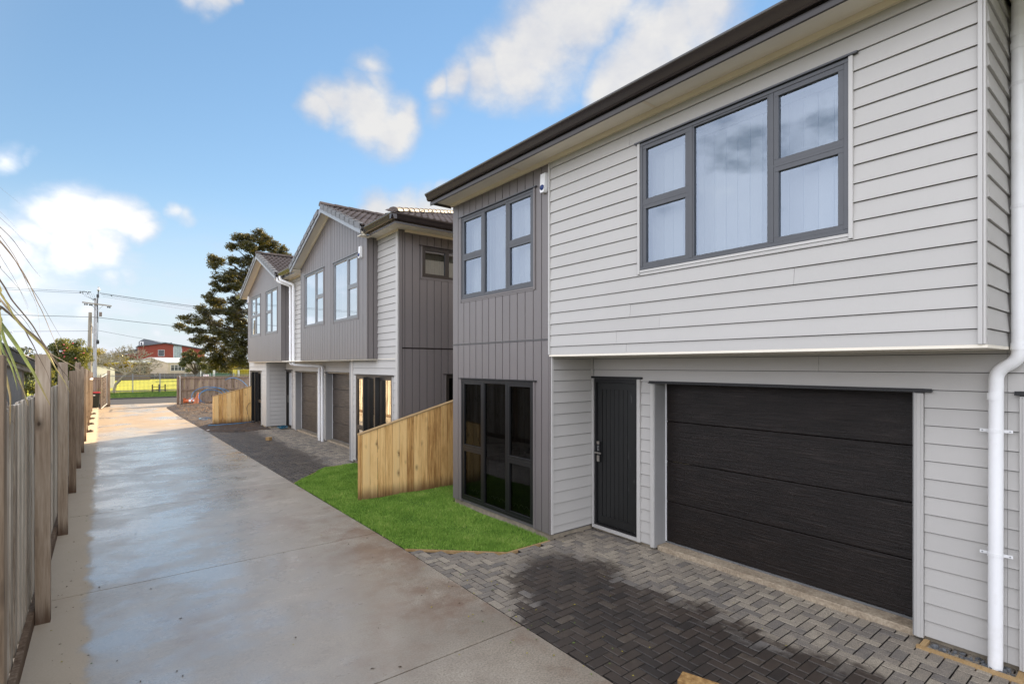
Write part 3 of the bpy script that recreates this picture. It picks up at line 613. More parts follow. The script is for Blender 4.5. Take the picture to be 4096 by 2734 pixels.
def boards_v(parent, F, lines, z0, ztop, holes, mat, name='vertical_board', gap=.015, th=.020):
    zt = ztop if callable(ztop) else (lambda a: ztop)
    for a, b in zip(lines[:-1], lines[1:]):
        a_, b_ = a+gap/2, b-gap/2
        if b_-a_ < .01: continue
        ta, tb = zt(a_), zt(b_); lo = min(ta, tb)
        zs = sorted(set([z0]+[h[i] for h in holes for i in (2, 3) if z0+.004 < h[i] < lo-.004 and h[0] < b_-.004 and h[1] > a_+.004]+[lo]))
        grp = MB()
        for za, zc in zip(zs[:-1], zs[1:]):
            cu = [(h[0], h[1]) for h in holes if h[2] < zc-.004 and h[3] > za+.004]
            sp = spans(a_, b_, cu)
            if not sp:
                if grp.v: grp.build(name, mat, parent); grp = MB()
                continue
            for p, q in sp:
                if zc == lo: slab(grp, F, p, q, za, zt(p), .001, th, z1b=zt(q))
                else: slab(grp, F, p, q, za, zc, .001, th)
        if grp.v: grp.build(name, mat, parent)
def window(parent, F, a0, a1, z0, z1, mulls=(), trans={}, mat=None, gl=None, blind=None, fins=(), open_sash=(), fw=.035, sw=.045, proud=.03, facing=None, sill=True, slat_drop=.0, label=None, back=None):
    """a0<a1. mulls: positions; trans: {column index: [z,...]}"""
    mat = mat or ALU; gl = gl or GLASS
    mb = MB(); E_ = .002
    for (p, q, r, s_) in ((a0, a1, z0, z0+fw), (a0, a1, z1-fw, z1), (a0, a0+fw, z0+fw, z1-fw), (a1-fw, a1, z0+fw, z1-fw)): slab(mb, F, p, q, r, s_, -.09, proud)
    for mm in mulls: slab(mb, F, mm-fw*.6, mm+fw*.6, z0+fw, z1-fw, -.09, proud-E_)
    w = mb.build('window', mat, parent, bevel=.003)
    if label: w['label'] = label
    ed = [a0+fw]+[x for mm in mulls for x in (mm-fw*.6, mm+fw*.6)]+[a1-fw]
    cols = [(ed[2*i], ed[2*i+1]) for i in range(len(ed)//2)]
    for ci, (ca, cb) in enumerate(cols):
        zz = [z0+fw]+sum([[tz-.012, tz+.012] for tz in trans.get(ci, [])], [])+[z1-fw]
        tb = MB()
        for tz in trans.get(ci, []): slab(tb, F, ca, cb, tz-.012, tz+.012, -.09, proud-.004)
        if tb.v: tb.build('transom', mat, w)
        for k in range(len(zz)//2):
            p0, p1 = zz[2*k], zz[2*k+1]
            s = sw if (ci, k) in open_sash or ci in trans else .018
            fb_ = MB(); dd = proud-.006
            for (p, q, r, s_) in ((ca, cb, p0, p0+s), (ca, cb, p1-s, p1), (ca, ca+s, p0+s, p1-s), (cb-s, cb, p0+s, p1-s)): slab(fb_, F, p, q, r, s_, -.03, dd)
            fb_.build('sash', mat, w, bevel=.002)
            gb = MB(); slab(gb, F, ca+s, cb-s, p0+s, p1-s, -.008, 0.); gb.build('pane', gl, w)
    for fa in fins:
        q = MB(); slab(q, F, fa-.03, fa+.03, z0+.03, z1-.02, proud, proud+.10); q.build('mullion_fin', ALUB, w, bevel=.003)
    if facing is not None:
        f_ = MB(); 
        slab(f_, F, a0-.035, a0-.002, z0-.05, z1+.005, .001, .040); f_.build('side_trim', facing, w, bevel=.003)
        f_ = MB(); slab(f_, F, a1+.002, a1+.035, z0-.05, z1+.005, .001, .040); f_.build('side_trim', facing, w, bevel=.003)
        if sill:
            f_ = MB(); slab(f_, F, a0, a1, z0-.028, z0-.003, .001, .034); f_.build('sill_trim', facing, w)
            f_ = MB(); slab(f_, F, a0, a1, z0-.055, z0-.032, .001, .028); f_.build('sill_trim', facing, w)
    f_ = MB(); slab(f_, F, a0-.07, a1+.07, z1+.006, z1+.022, .001, .052); f_.build('head_flashing', mat, w)
    if blind:
        step, dep, bm_ = blind
        x = a0+.05
        while x < a1-.03:
            q = MB(); slab(q, F, x, min(x+step-.004, a1-.03), z0+.06+slat_drop, z1-.10, -dep-.002, -dep+.001)
            v = q.v; q.build('blind_slat', bm_, w); x += step
        q = MB(); slab(q, F, a0+.03, a1-.03, z1-.105, z1-.05, -dep-.02, -dep+.02); q.build('blind_rail', bm_, w)
    return w
def room(parent, x0, x1, y0, y1, z0, z1, col):
    mb = MB(); t = .02
    mb.box(x1-t, x1, y0, y1, z0, z1); mb.box(x0, x1, y0, y0+t, z0, z1); mb.box(x0, x1, y1-t, y1, z0, z1); mb.box(x0, x1, y0, y1, z0, z0+t); mb.box(x0, x1, y0, y1, z1-t, z1)
    return mb.build('room_lining', col, parent)
GUT = [(0, -.105), (.055, -.11), (.075, -.085), (.085, -.045), (.110, -.018), (.118, 0), (.118, .012), (.108, .012), (.0, .012)]
def gutter(parent, pts, out, z, name='gutter'):
    """pts: two XY points along the eave, out: unit XY outward"""
    (xa, ya), (xb, yb) = pts; mb = MB(); n = len(GUT)
    for (x, y) in ((xa, ya), (xb, yb)):
        for d, h in GUT: mb.v.append((x+out[0]*d, y+out[1]*d, z+h))
    for i in range(n): mb.f.append([i, (i+1) % n, n+(i+1) % n, n+i]); mb.m.append(0)
    mb.f.append(list(range(n))); mb.f.append(list(range(n, 2*n))[::-1]); mb.m += [0, 0]
    o = mb.build(name, GUTTER, parent); smooth_by_angle(o, 50); return o
def downpipe(parent, pts, r=.04, collars=(), straps=(), name='downpipe', strapdir=(0, 1)):
    # round the corners
    P_ = [Vector(p) for p in pts]; out = [P_[0]]
    for i in range(1, len(P_)-1):
        a = (P_[i-1]-P_[i]); b = (P_[i+1]-P_[i]); ra = min(r*1.3, a.length*.45, b.length*.45)
        p0 = P_[i]+a.normalized()*ra; p1 = P_[i]+b.normalized()*ra
        for s_ in (0, .2, .4, .6, .8, 1): out.append(p0*(1-s_)**2+P_[i]*2*s_*(1-s_)+p1*s_*s_)
    out.append(P_[-1])
    o = MB().tube(out, r, 20).build(name, PVC, parent); smooth_by_angle(o, 60)
    for (p, ax) in collars:
        p = Vector(p); ax = Vector(ax).normalized()*.028
        q = MB().tube([p-ax, p+ax], r+.005, 20).build('collar', PVC, o); smooth_by_angle(q, 60)
    for (p) in straps:
        p = Vector(p); s_ = MB().tube([p-Vector((0, 0, .014)), p+Vector((0, 0, .014))], r+.003, 20)
        for sg in (-1, 1):
            c_ = p+Vector((strapdir[0], strapdir[1], 0))*sg*(r+.025)+Vector((.0, 0, 0))
            s_.box(c_.x-.003+r*.6, c_.x+.003+r*.6, c_.y-.028, c_.y+.028, c_.z-.012, c_.z+.012)
            s_.tube([(c_.x+r*.6-.008, c_.y+sg*.012, c_.z), (c_.x+r*.6+.002, c_.y+sg*.012, c_.z)], .006, 8, mi=1)
        s_.build('pipe_strap', [WHITEP, STEEL], o)
    return o
def siren(x, y, z, label):
    t = empty('alarm_siren', (x, y, z), label=label, cat='alarm', group='alarm sirens high on the house fronts')
    mb = MB(); pr = []
    for i in range(13):
        u = i/12; zz = z+.27*u; wv = .062*(1-.25*(1-u)**3) if u > .2 else .062*math.sin((u/.2)*math.pi/2*.55+.62)
        dp = .065-.02*u
        pr.append((zz, wv, dp))
    for i in range(12):
        (za, wa_, da), (zb, wb_, db) = pr[i], pr[i+1]
        mb.hexa([(x, y-wa_, za), (x-da, y-wa_*.8, za), (x-da, y+wa_*.8, za), (x, y+wa_, za), (x, y-wb_, zb), (x-db, y-wb_*.8, zb), (x-db, y+wb_*.8, zb), (x, y+wb_, zb)])
    mb.build('casing', WHITEP, t)
    lens = MB(); n = 12
    for i in range(5):
        ph = i/4*math.pi/2
        for k in range(n): lens.v.append((x-.055-.03*math.sin(ph), y+.042*math.cos(ph)*math.cos(6.283*k/n), z+.07+.042*math.cos(ph)*math.sin(6.283*k/n)))
    for i in range(4):
        for k in range(n): lens.f.append([i*n+k, i*n+(k+1) % n, (i+1)*n+(k+1) % n, (i+1)*n+k]); lens.m.append(0)
    lens.build('lens', BLUE, t, smooth=True)
def hip_roof(parent, x0, x1, y0, y1, z, s, mat, name='roof'):
    w = (x1-x0)/2; h = w*s; mb = MB(); t = .03
    mb.add([(x0, y0, z), (x1, y0, z), (x1, y1, z), (x0, y1, z), (x0+w, y0+w, z+h), (x0+w, y1-w, z+h)],
           [(3, 2, 1, 0), (0, 1, 4), (1, 2, 5, 4), (2, 3, 5), (3, 0, 4, 5)])
    return mb.build(name, mat, parent)
ROOFUNDER = simple('roof underlay', (.06, .05, .045), .8, .1)
m, t, b, P = base_mat('brown concrete roof tile')
c = ramp(t, math_n(t, 'MULTIPLY_ADD', rnd(t), .35, math_n(t, 'MULTIPLY', noise(t, P, 9, 5, .7), .65)), [(.3, (.075, .058, .050)), (.7, (.14, .112, .098))])
setcol(t, b, c); b.inputs['Roughness'].default_value = .7; b.inputs['Specular IOR Level'].default_value = .25; bump(t, b, noise(t, P, 90, 3), .3, .003); TILE = m
# garage doors: textured steel sections
def garage_mat(name, c0, c1, hi):
    m, t, b, P = base_mat(name)
    g_ = noise(t, P, 4.5, 7, .74, (1, .45, 9)); g2_ = noise(t, P, 2.2, 4, .6, (1, 1, 2.2)); g3_ = noise(t, P, 55, 3, .6, (1, 1, .10))
    f = math_n(t, 'MULTIPLY_ADD', g_, .75, math_n(t, 'MULTIPLY', g2_, .25))
    c = ramp(t, f, [(.38, c0), (.56, c1), (.70, hi)])
    setcol(t, b, c); L(t, ramp(t, f, [(.4, (.5, .5, .5)), (.65, (.30, .30, .30))]), b.inputs['Roughness']); b.inputs['Specular IOR Level'].default_value = .36
    bump(t, b, math_n(t, 'MULTIPLY_ADD', g_, .8, math_n(t, 'MULTIPLY', g3_, .2)), 1.0, .012); return m
GDARK = garage_mat('near black woodgrain steel', (.005, .0032, .0026), (.011, .0068, .0054), (.040, .030, .025))
GBROWN = garage_mat('brown woodgrain steel', (.040, .031, .025), (.066, .052, .041), (.13, .11, .09))
def garage_door(parent, F, a0, a1, z0, z1, dep, mat, label=None):
    d = empty('garage_door', PT(F, (a0+a1)/2, z0, -dep), parent)
    if label: d['label'] = label
    h = (z1-z0)/4
    for k in range(4):
        mb = MB(); slab(mb, F, a0, a1, z0+k*h+.003, z0+(k+1)*h-.003, -dep-.04, -dep); mb.build('door_panel', mat, d, bevel=.007)
    mb = MB(); slab(mb, F, a0, a1, z0-.02, z0+.0, -dep-.04, -dep+.004); mb.build('bottom_seal', PALEALU, d)
    mb = MB(); slab(mb, F, a1+.001, a1+.012, z0, z1, -dep-.03, -dep+.012); mb.build('side_seal', WHITEP, d)
    return d
# ================================================================== NEAREST HOUSE
H1 = empty('townhouse', (4.91, 3.5, 0), label='nearest two storey townhouse with pale weatherboards over a wide black garage door', cat='house')
FX = ('x', 4.91); GX = ('x', 5.76); RY = ('y', 5.42); EY = ('y', .845)
ZL, CV = .033, .1573; ZU, CU_ = 2.715-.1555, .1555
bigw = (1.69, 3.84, 3.555, 5.02); gw = (5.75, 7.70, 3.60, 5.02); lw = (5.755, 7.70, .135, 2.21)
solid_wall(H1, FX, .85, 8.0, 2.60, 5.34, [bigw, gw])
solid_wall(H1, FX, 5.43, 8.0, .08, 2.60, [lw])
solid_wall(H1, EY, 4.91, 5.76, 2.60, 5.34, [], d1=0.)
solid_wall(H1, RY, 4.94, 5.76, .06, 2.58, [], d1=0.)
drh = (4.56, 5.40, .02, 2.25); gah = (1.46, 4.27, 0, 2.21); gah2 = (-2.0, .70, 0, 2.21)
solid_wall(H1, GX, -3.4, 5.42, .06, 2.60, [drh, gah, gah2], d0=-.10)
solid_wall(H1, GX, -3.4, .845, 2.60, 5.34, [], d0=-.10)
MB().box(4.95, 13, 7.9, 8.0, 0, 5.3).build('end_wall', GREY, H1)
MB().box(12.9, 13, -3.4, 7.9, 0, 5.3).build('rear_wall', GREY, H1)
MB().box(5.9, 12.9, -3.4, -3.3, 0, 5.3).build('end_wall', GREY, H1)
MB().box(5.05, 12.9, 5.5, 7.9, 2.55, 2.72).build('upper_floor', DARKIN, H1)
MB().box(5.9, 12.9, -3.3, 5.5, 2.66, 2.74).build('upper_floor', DARKIN, H1)
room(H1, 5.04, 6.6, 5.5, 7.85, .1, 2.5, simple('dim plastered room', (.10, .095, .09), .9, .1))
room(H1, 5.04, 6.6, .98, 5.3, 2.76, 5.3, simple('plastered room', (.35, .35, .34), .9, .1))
room(H1, 5.04, 6.6, 5.35, 7.85, 2.76, 5.3, MATS['plastered room'])
boards_h(H1, FX, .874, 5.398, 2.60, 5.34, ZU, CU_, [(1.655, 3.876, 3.50, 5.03)], WHITE)
MB().box(4.868, 4.9095, .845, .8720, 2.60, 5.34).build('corner_board', TRIM, H1, bevel=.003)
MB().box(4.872, 4.9095, 5.40, 5.428, 2.60, 5.335).build('corner_board', TRIM, H1, bevel=.003)
boards_h(H1, EY, 4.93, 5.73, 2.60, 5.34, ZU, CU_, [], WHITE)
MB().box(4.875, 4.928, .829, .844, 2.601, 5.339).build('corner_board', TRIM, H1, bevel=.003)
MB().box(5.731, 5.758, .80, .844, 2.60, 5.34).build('corner_board', TRIM, H1)
MB().box(4.885, 5.76, .822, 5.42, 2.575, 2.599).build('bay_soffit', SOFFIT, H1)
LN = [5.431, 5.584]+[5.768+.1865*i for i in range(0, 12)]
LN = [x for x in LN if x < 7.9]+[8.0]
boards_v(H1, FX, LN, .085, 2.805, [(5.72, 7.735, .08, 2.235)], GREY)
boards_v(H1, FX, LN, 2.83, 5.335, [(5.715, 7.735, 3.55, 5.045)], GREY)
MB().box(4.884, 4.909, 5.43, 8.005, 2.807, 2.828).build('joint_flashing', GUTTER, H1)
MB().box(4.886, 4.93, 5.405, 5.429, .08, 2.59).build('corner_board', GREY, H1)
window(H1, FX, *bigw, mulls=(2.33, 3.18), trans={0: [4.30], 2: [4.31]}, blind=(.127, .16, BLIND), facing=TRIM)
window(H1, FX, *gw, mulls=(6.39, 7.035), trans={0: [4.315], 2: [4.32]}, blind=(.127, .16, BLIND), facing=GREY)
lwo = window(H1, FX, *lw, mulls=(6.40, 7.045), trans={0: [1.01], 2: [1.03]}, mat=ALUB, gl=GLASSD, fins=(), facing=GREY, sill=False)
slm = simple('dark sheer blind slats', (.045, .042, .040), .8, .1)
for i in range(15):
    x = 5.80+i*.127
    if x > 7.60: break
    mb = MB(); slab(mb, FX, x, x+.120, .27, 2.10, -.15, -.147); mb.build('blind_slat', slm, lwo)
ch = MB(); pts = []
for i in range(44): pts.append((5.055, 5.80+i*.0425, .262+(.022 if i % 3 else -.03)))
ch.tube(pts, .0022, 5).build('blind_chain', WHITEP, lwo)
# recess: side wall, entry door, garage
boards_h(H1, RY, 4.945, 5.725, .085, 2.575, ZL, CV, [], WHITE)
MB().box(4.905, 4.943, 5.385, 5.4195, .08, 2.575).build('corner_board', TRIM, H1, bevel=.003)
MB().box(5.727, 5.758, 5.388, 5.4195, .08, 2.575).build('corner_board', TRIM, H1)
boards_h(H1, GX, .845, 5.37, .05, 2.575, ZL, CV, [(4.50, 5.44, -.1, 2.29), (1.385, 4.33, -.1, 2.245), (-2.2, .775, -.1, 2.245)], WHITE)
boards_h(H1, GX, -3.4, .843, .05, 5.34, ZL, CV, [(-2.2, .775, -.1, 2.245)], WHITE)
for nm, a0, a1, z1 in (('garage_trim', 4.275, 4.33, 2.205), ('garage_trim', 1.388, 1.455, 2.205), ('garage_trim', .705, .772, 2.205), ('door_trim', 4.503, 4.555, 2.26), ('door_trim', 5.372, 5.386, 2.26)):
    mb = MB(); slab(mb, GX, a0, a1, .03 if 'gar' in nm else .04, z1, .001, .046)
    if 'gar' in nm: slab(mb, GX, a0+.018, a1-.018, .03, z1-.002, .046, .052)
    mb.build(nm, TRIM, H1, bevel=.003)
for a0, a1 in ((4.271, 4.274), (1.456, 1.459), (.701, .704)):
    pass
REVEAL = simple('grey reveal lining', (.30, .295, .29), .5, .05)
mb = MB(); slab(mb, GX, 4.262, 4.274, .03, 2.21, -.24, .03); mb.build('garage_reveal', REVEAL, H1)
mb = MB(); slab(mb, GX, 1.456, 1.468, .03, 2.21, -.24, .03); mb.build('garage_reveal', REVEAL, H1)
mb = MB(); slab(mb, GX, .692, .704, .03, 2.21, -.24, .03); mb.build('garage_reveal', REVEAL, H1)
for a0, a1, z in ((1.33, 4.355, 2.212), (-2.1, .80, 2.212)):
    mb = MB(); slab(mb, GX, a0, a1, z, z+.012, .001, .062); slab(mb, GX, a0, a1, z+.012, z+.032, .001, .042); mb.build('head_flashing', ALUB, H1)
mb = MB(); slab(mb, GX, 4.47, 5.41, 2.262, 2.292, .001, .05); mb.build('head_flashing', ALUB, H1)
garage_door(H1, GX, 1.47, 4.250, .082, 2.235, .21, GDARK, label='wide near black woodgrain sectional door')
garage_door(H1, GX, -2.0, .680, .082, 2.235, .21, GDARK)
m, t, b, P = base_mat('door sill concrete')
setcol(t, b, ramp(t, math_n(t, 'MULTIPLY_ADD', noise(t, P, 5, 6, .7), .6, math_n(t, 'MULTIPLY', noise(t, P, 40, 4), .4)), [(.35, (.20, .15, .10)), (.6, (.42, .345, .25)), (.75, (.52, .45, .35))])); b.inputs['Roughness'].default_value = .8
SILL = m
mb = MB(); slab(mb, GX, 1.47, 4.26, -.03, .060, -.26, -.015); mb.build('garage_sill', SILL, H1, bevel=.006)
mb = MB(); slab(mb, GX, -2.0, .69, -.03, .060, -.26, -.015); mb.build('garage_sill', SILL, H1, bevel=.006)
for q_ in ((4.3, 5.42, .038), (.70, 1.46, .06), (-3.3, -2.0, .06)):
    mb = MB(); slab(mb, GX, q_[0], q_[1], -.04, q_[2], -.1, -.025); mb.build('plinth', PLINTH, H1)
MB().box(4.935, 5.06, 5.445, 8.0, -.05, .083).build('plinth', PLINTH, H1)
MB().box(5.06, 5.78, 5.445, 5.5, -.05, .083).build('plinth', PLINTH, H1)
# front door
m, t, b, P = base_mat('scuffed black door paint')
sc_ = noise(t, P, 9, 6, .8, (1, 1.6, .35)); zo = N(t, 'ShaderNodeSeparateXYZ'); L(t, P, zo.inputs[0])
bandm = math_n(t, 'MULTIPLY', maprange(t, zo.outputs[1], 4.60, 4.66, 0, 1), maprange(t, zo.outputs[1], 4.80, 4.70, 0, 1))
low = maprange(t, zo.outputs[2], .24, .14, 0, 1)
f = math_n(t, 'MULTIPLY', math_n(t, 'MAXIMUM', bandm, low), ramp(t, sc_, [(.60, (0, 0, 0)), (.68, (.45, .45, .45))]))
setcol(t, b, mixc(t, f, (.011, .0115, .0115), (.22, .22, .22))); b.inputs['Roughness'].default_value = .42
DOORM = m
dr = empty('front_door', (5.80, 4.98, .1), H1, label='scuffed black front door with vertical grooves')
mb = MB()
for p in ((4.56, 4.60, .085, 2.255), (5.33, 5.368, .085, 2.255), (4.60, 5.33, 2.20, 2.255), (4.60, 5.33, .085, .115)): slab(mb, GX, *p, -.08, .012)
mb.build('door_frame', ALUB, dr)
mb = MB()
for p in ((4.605, 4.685, .12, 2.195), (5.235, 5.325, .12, 2.195), (4.685, 5.235, 2.10, 2.195), (4.685, 5.235, .12, .235)): slab(mb, GX, *p, -.055, -.012)
mb.build('door_stile', DOORM, dr)
for i in range(7):
    w_ = .55/7; mb = MB(); slab(mb, GX, 4.685+i*w_+.003, 4.685+(i+1)*w_-.003, .235, 2.10, -.05, -.019); mb.build('door_board', DOORM, dr, bevel=.003)
mb = MB(); slab(mb, GX, 4.685, 5.235, .235, 2.10, -.055, -.0505); mb.build('door_core', DOORM, dr)
hd = empty('door_handle', (5.76, 5.28, 1.05), dr)
mb = MB(); slab(mb, GX, 5.255, 5.31, 1.02, 1.325, -.012, .022); mb.build('lock_body', BLACKPL, hd, bevel=.006)
mb = MB(); slab(mb, GX, 5.257, 5.308, 1.285, 1.33, .018, .028); slab(mb, GX, 5.258, 5.307, 1.03, 1.12, .018, .027); mb.build('lock_cover', CHROME, hd, bevel=.004)
mb = MB(); slab(mb, GX, 5.20, 5.325, 1.150, 1.172, .045, .058); slab(mb, GX, 5.29, 5.305, 1.152, 1.170, .018, .046); mb.build('lever', CHROME, hd, bevel=.003)
kp = MB()
for r_ in range(4):
    for c_ in range(3): slab(kp, GX, 5.266+c_*.013, 5.271+c_*.013, 1.195+r_*.02, 1.201+r_*.02, .0221, .0232)
kp.build('keypad', WHITEP, hd)
mb = MB(); slab(mb, GX, 4.556, 5.372, .038, .083, -.08, .03); mb.build('door_threshold', TRIM, H1)
# eaves
MB().box(4.54, 4.93, -3.6, 8.12, 5.342, 5.354).build('soffit', SOFFIT, H1)
for y in (6.0, 3.6, 1.2): MB().box(4.545, 4.905, y-.02, y+.02, 5.338, 5.3415).build('soffit_joiner', SCOTIA, H1)
MB().box(4.93, 5.76, -3.6, .81, 5.342, 5.354).build('soffit', SOFFIT, H1)
MB().box(4.858, 4.8915, .80, 8.02, 5.285, 5.3415).build('scotia', SCOTIA, H1)
MB().box(4.8915, 5.758, .772, .800, 5.285, 5.3415).build('scotia', SCOTIA, H1)
MB().box(4.52, 4.54, -3.6, 8.13, 5.285, 5.44).build('fascia', GUTTER, H1)
MB().box(4.50, 4.5195, -3.6, 8.13, 5.272, 5.335).build('fascia', simple('dark brown fascia', (.034, .028, .026), .35, .05), H1, bevel=.004)
gutter(H1, [(4.519, -3.6), (4.519, 8.15)], (-1, 0), 5.455)
MB().box(4.52, 4.93, 8.12, 8.14, 5.30, 5.44).build('barge_board', GUTTER, H1)
hip_roof(H1, 4.45, 13.5, -4.0, 8.15, 5.455, .40, TILE)
# near downpipe
downpipe(H1, [(5.46, .73, 5.50), (5.47, .735, 5.33), (5.655, .765, 5.20), (5.655, .765, 2.50), (5.665, .90, 2.40), (5.665, .905, -.02)], .047,
         collars=[((5.655, .765, 4.96), (0, 0, 1)), ((5.655, .765, 2.60), (0, 0, 1)), ((5.665, .905, 2.20), (0, 0, 1)), ((5.655, .765, 5.06), (0, 0, 1))],
         straps=[(5.655, .765, 4.66), (5.655, .765, 3.70), (5.665, .905, 1.92), (5.665, .905, .92)])
siren(4.888, 5.505, 4.885, 'white alarm siren with blue lens beside the pale weatherboards of the nearest house')
# ================================================================== FAR DUPLEX
H2 = empty('townhouse', (4.91, 17.5, 0), label='farther grey duplex with two gables, twin brown garage doors and white downpipes', cat='house')
DY = ('y', 10.23); G1 = ('x', 4.66); F2 = ('x', 4.91); RX = ('x', 5.60); PY = ('y', 21.86)
YE = 24.92
lw2 = (10.50, 12.57, .135, 2.20); pw = (22.68, 24.70, .10, 2.20)
g1w = [(11.83, 13.48, 3.58, 5.09), (14.27, 15.97, 3.60, 5.11)]; g2w = [(19.18, 20.80, 3.62, 5.15), (21.70, 23.31, 3.63, 5.18)]
solid_wall(H2, F2, 10.23, 13.0, .08, 2.60, [lw2])
solid_wall(H2, F2, 21.86, YE, .08, 2.60, [pw])
allh = [(a, b, c, d) for a, b, c, d in g1w+g2w]
solid_wall(H2, F2, 10.23, YE, 2.60, 5.40, allh)
ga1, ga2 = (13.51, 16.95+.0, 0, 2.2), (0, 0, 0, 0)
gG = [(14.25, 16.93, 0, 2.20), (17.78, 20.34, 0, 2.20)]; dE = (20.86, 21.75, .03, 2.24)
solid_wall(H2, RX, 13.0, 21.86, .05, 2.60, gG+[dE], d0=-.1)
solid_wall(H2, PY, 4.94, 5.60, .06, 2.58, [])
wD = (5.455, 7.3, 4.40, 5.07); wL = (6.06, 6.9, 1.0, 2.24)
solid_wall(H2, DY, 4.95, 12.4, .0, 5.36, [wD, wL])
MB().box(12.3, 12.4, 10.35, YE, 0, 5.3).build('rear_wall', GREY, H2)
MB().box(5.05, 12.3, YE-.1, YE, 0, 5.3).build('end_wall', GREY, H2)
MB().box(4.95, 5.72, 12.9, 13.0, .05, 2.58).build('recess_wall', WHITE, H2)
MB().box(5.1, 12.3, 10.4, 24.8, 2.62, 2.72).build('upper_floor', DARKIN, H2)
room(H2, 5.04, 6.6, 10.4, 12.9, .1, 2.5, MATS['dim plastered room'])
room(H2, 5.04, 6.4, 11.35, 24.4, 2.8, 5.35, MATS['plastered room'])
room(H2, 5.04, 6.4, 22.0, 24.8, .1, 2.5, MATS['dim plastered room'])
# lower siding
boards_h(H2, F2, 10.335, 12.79, .085, 2.575, ZL, CV, [(10.46, 12.61, .0, 2.24)], WHITE)
boards_h(H2, F2, 21.90, YE-.09, .085, 2.575, ZL, CV, [(22.64, 24.74, .0, 2.24)], WHITE)
for F_, a0, a1, z0, z1 in ((F2, 10.232, 10.333, .08, 5.335), (F2, 12.80, 12.90, .03, 2.59), (F2, YE-.085, YE, .05, 2.59), (F2, 21.862, 21.90, .06, 2.575)):
    mb = MB(); slab(mb, F_, a0, a1, z0, z1, .001, .032); mb.build('corner_board', TRIM, H2, bevel=.003)
mb = MB(); slab(mb, F2, 12.90, 13.02, .03, 2.59, -.1, .030); mb.build('corner_board', REVEAL, H2)
boards_h(H2, PY, 5.005, 5.57, .085, 2.575, ZL, CV, [], WHITE)
mb = MB(); slab(mb, PY, 4.885, 5.0, .08, 2.578, .001, .030); mb.build('corner_board', TRIM, H2)
# recess wall
boards_h(H2, RX, 13.03, 21.83, .05, 2.575, ZL, CV, [(14.18, 17.0, -.1, 2.25), (17.71, 20.41, -.1, 2.25), (20.80, 21.82, -.1, 2.29)], WHITE)
for a0, a1, _z0, _z1 in gG:
    for p, q in ((a0-.06, a0-.002), (a1+.002, a1+.06)):
        mb = MB(); slab(mb, RX, p, q, .03, 2.20, .001, .045); mb.build('garage_trim', TRIM, H2)
    for p in (a0, a1-.012):
        mb = MB(); slab(mb, RX, p, p+.012, .03, 2.20, -.2, .03); mb.build('garage_reveal', REVEAL, H2)
    mb = MB(); slab(mb, RX, a0-.09, a1+.09, 2.205, 2.235, .001, .055); mb.build('head_flashing', GUTTER, H2)
    mb = MB(); slab(mb, RX, a0+.01, a1-.01, -.03, .055, -.24, -.015); mb.build('garage_sill', SILL, H2)
    garage_door(H2, RX, a0+.013, a1-.03, .08, 2.23, .18, GBROWN)
ed = empty('front_door', (5.6, 21.3, .03), H2)
mb = MB()
for p in ((20.86, 20.90, .05, 2.24), (21.71, 21.75, .05, 2.24), (20.90, 21.71, 2.19, 2.24), (20.90, 21.71, .05, .09)): slab(mb, RX, *p, -.08, .01)
mb.build('door_frame', BRONZE, ed)
mb = MB(); slab(mb, RX, 20.91, 21.70, .09, 2.18, -.07, -.035); mb.build('door_leaf', ALUB, ed)
mb = MB(); slab(mb, RX, 21.02, 21.46, .13, 2.16, -.034, -.03); mb.build('door_glazing', simple('frosted pale glazing', (.42, .44, .46), .25, .04), ed)
mb = MB(); slab(mb, RX, 21.55, 21.60, 1.0, 1.28, -.034, -.01); mb.build('door_handle', CHROME, ed)
mb = MB(); slab(mb, RX, 20.81, 20.858, .04, 2.245, .001, .04); slab(mb, RX, 21.755, 21.80, .04, 2.245, .001, .04); mb.build('door_trim', TRIM, H2)
mb = MB(); slab(mb, RX, 20.78, 21.80, 2.25, 2.28, .001, .05); mb.build('head_flashing', GUTTER, H2)
MB().box(4.935, 5.06, 10.25, 12.99, -.05, .083).build('plinth', PLINTH, H2)
MB().box(4.925, 5.06, 21.88, YE, -.06, .10).build('plinth', CREAMBLK, H2)
MB().box(5.06, 5.62, 21.88, 21.94, -.06, .083).build('plinth', PLINTH, H2)
MB().box(5.62, 5.75, 13.0, 21.88, -.06, .055).build('plinth', PLINTH, H2)
MB().box(5.0, 12.3, 10.25, 10.3, -.06, .06).build('plinth', PLINTH, H2)
MB().box(4.67, 5.60, 11.31, 24.0, 2.575, 2.60).build('overhang_soffit', SOFFIT, H2)
MB().box(4.885, 4.935, 10.335, 11.30, 2.585, 2.60).build('overhang_soffit', SOFFIT, H2)
window(H2, F2, *lw2, mulls=(11.20, 11.88), trans={0: [.93], 2: [.93]}, mat=BRONZE, gl=glass('mirror bright glass', (1, .97, .9), .42, thick=(.5, .5, .5)), fins=(11.20, 11.88), facing=TRIM, sill=False)
window(H2, F2, *pw, mulls=(23.35, 23.95), trans={0: [1.0], 2: [1.0]}, mat=BRONZE, gl=GLASSD, fins=(23.35, 23.95), facing=TRIM, sill=False)
# upper siding
boards_h(H2, F2, 10.335, 11.29, 2.60, 5.36, ZU, CU_, [], WHITE)
boards_h(H2, F2, 16.42, 18.62, 2.60, 5.36, ZU, CU_, [], WHITE)
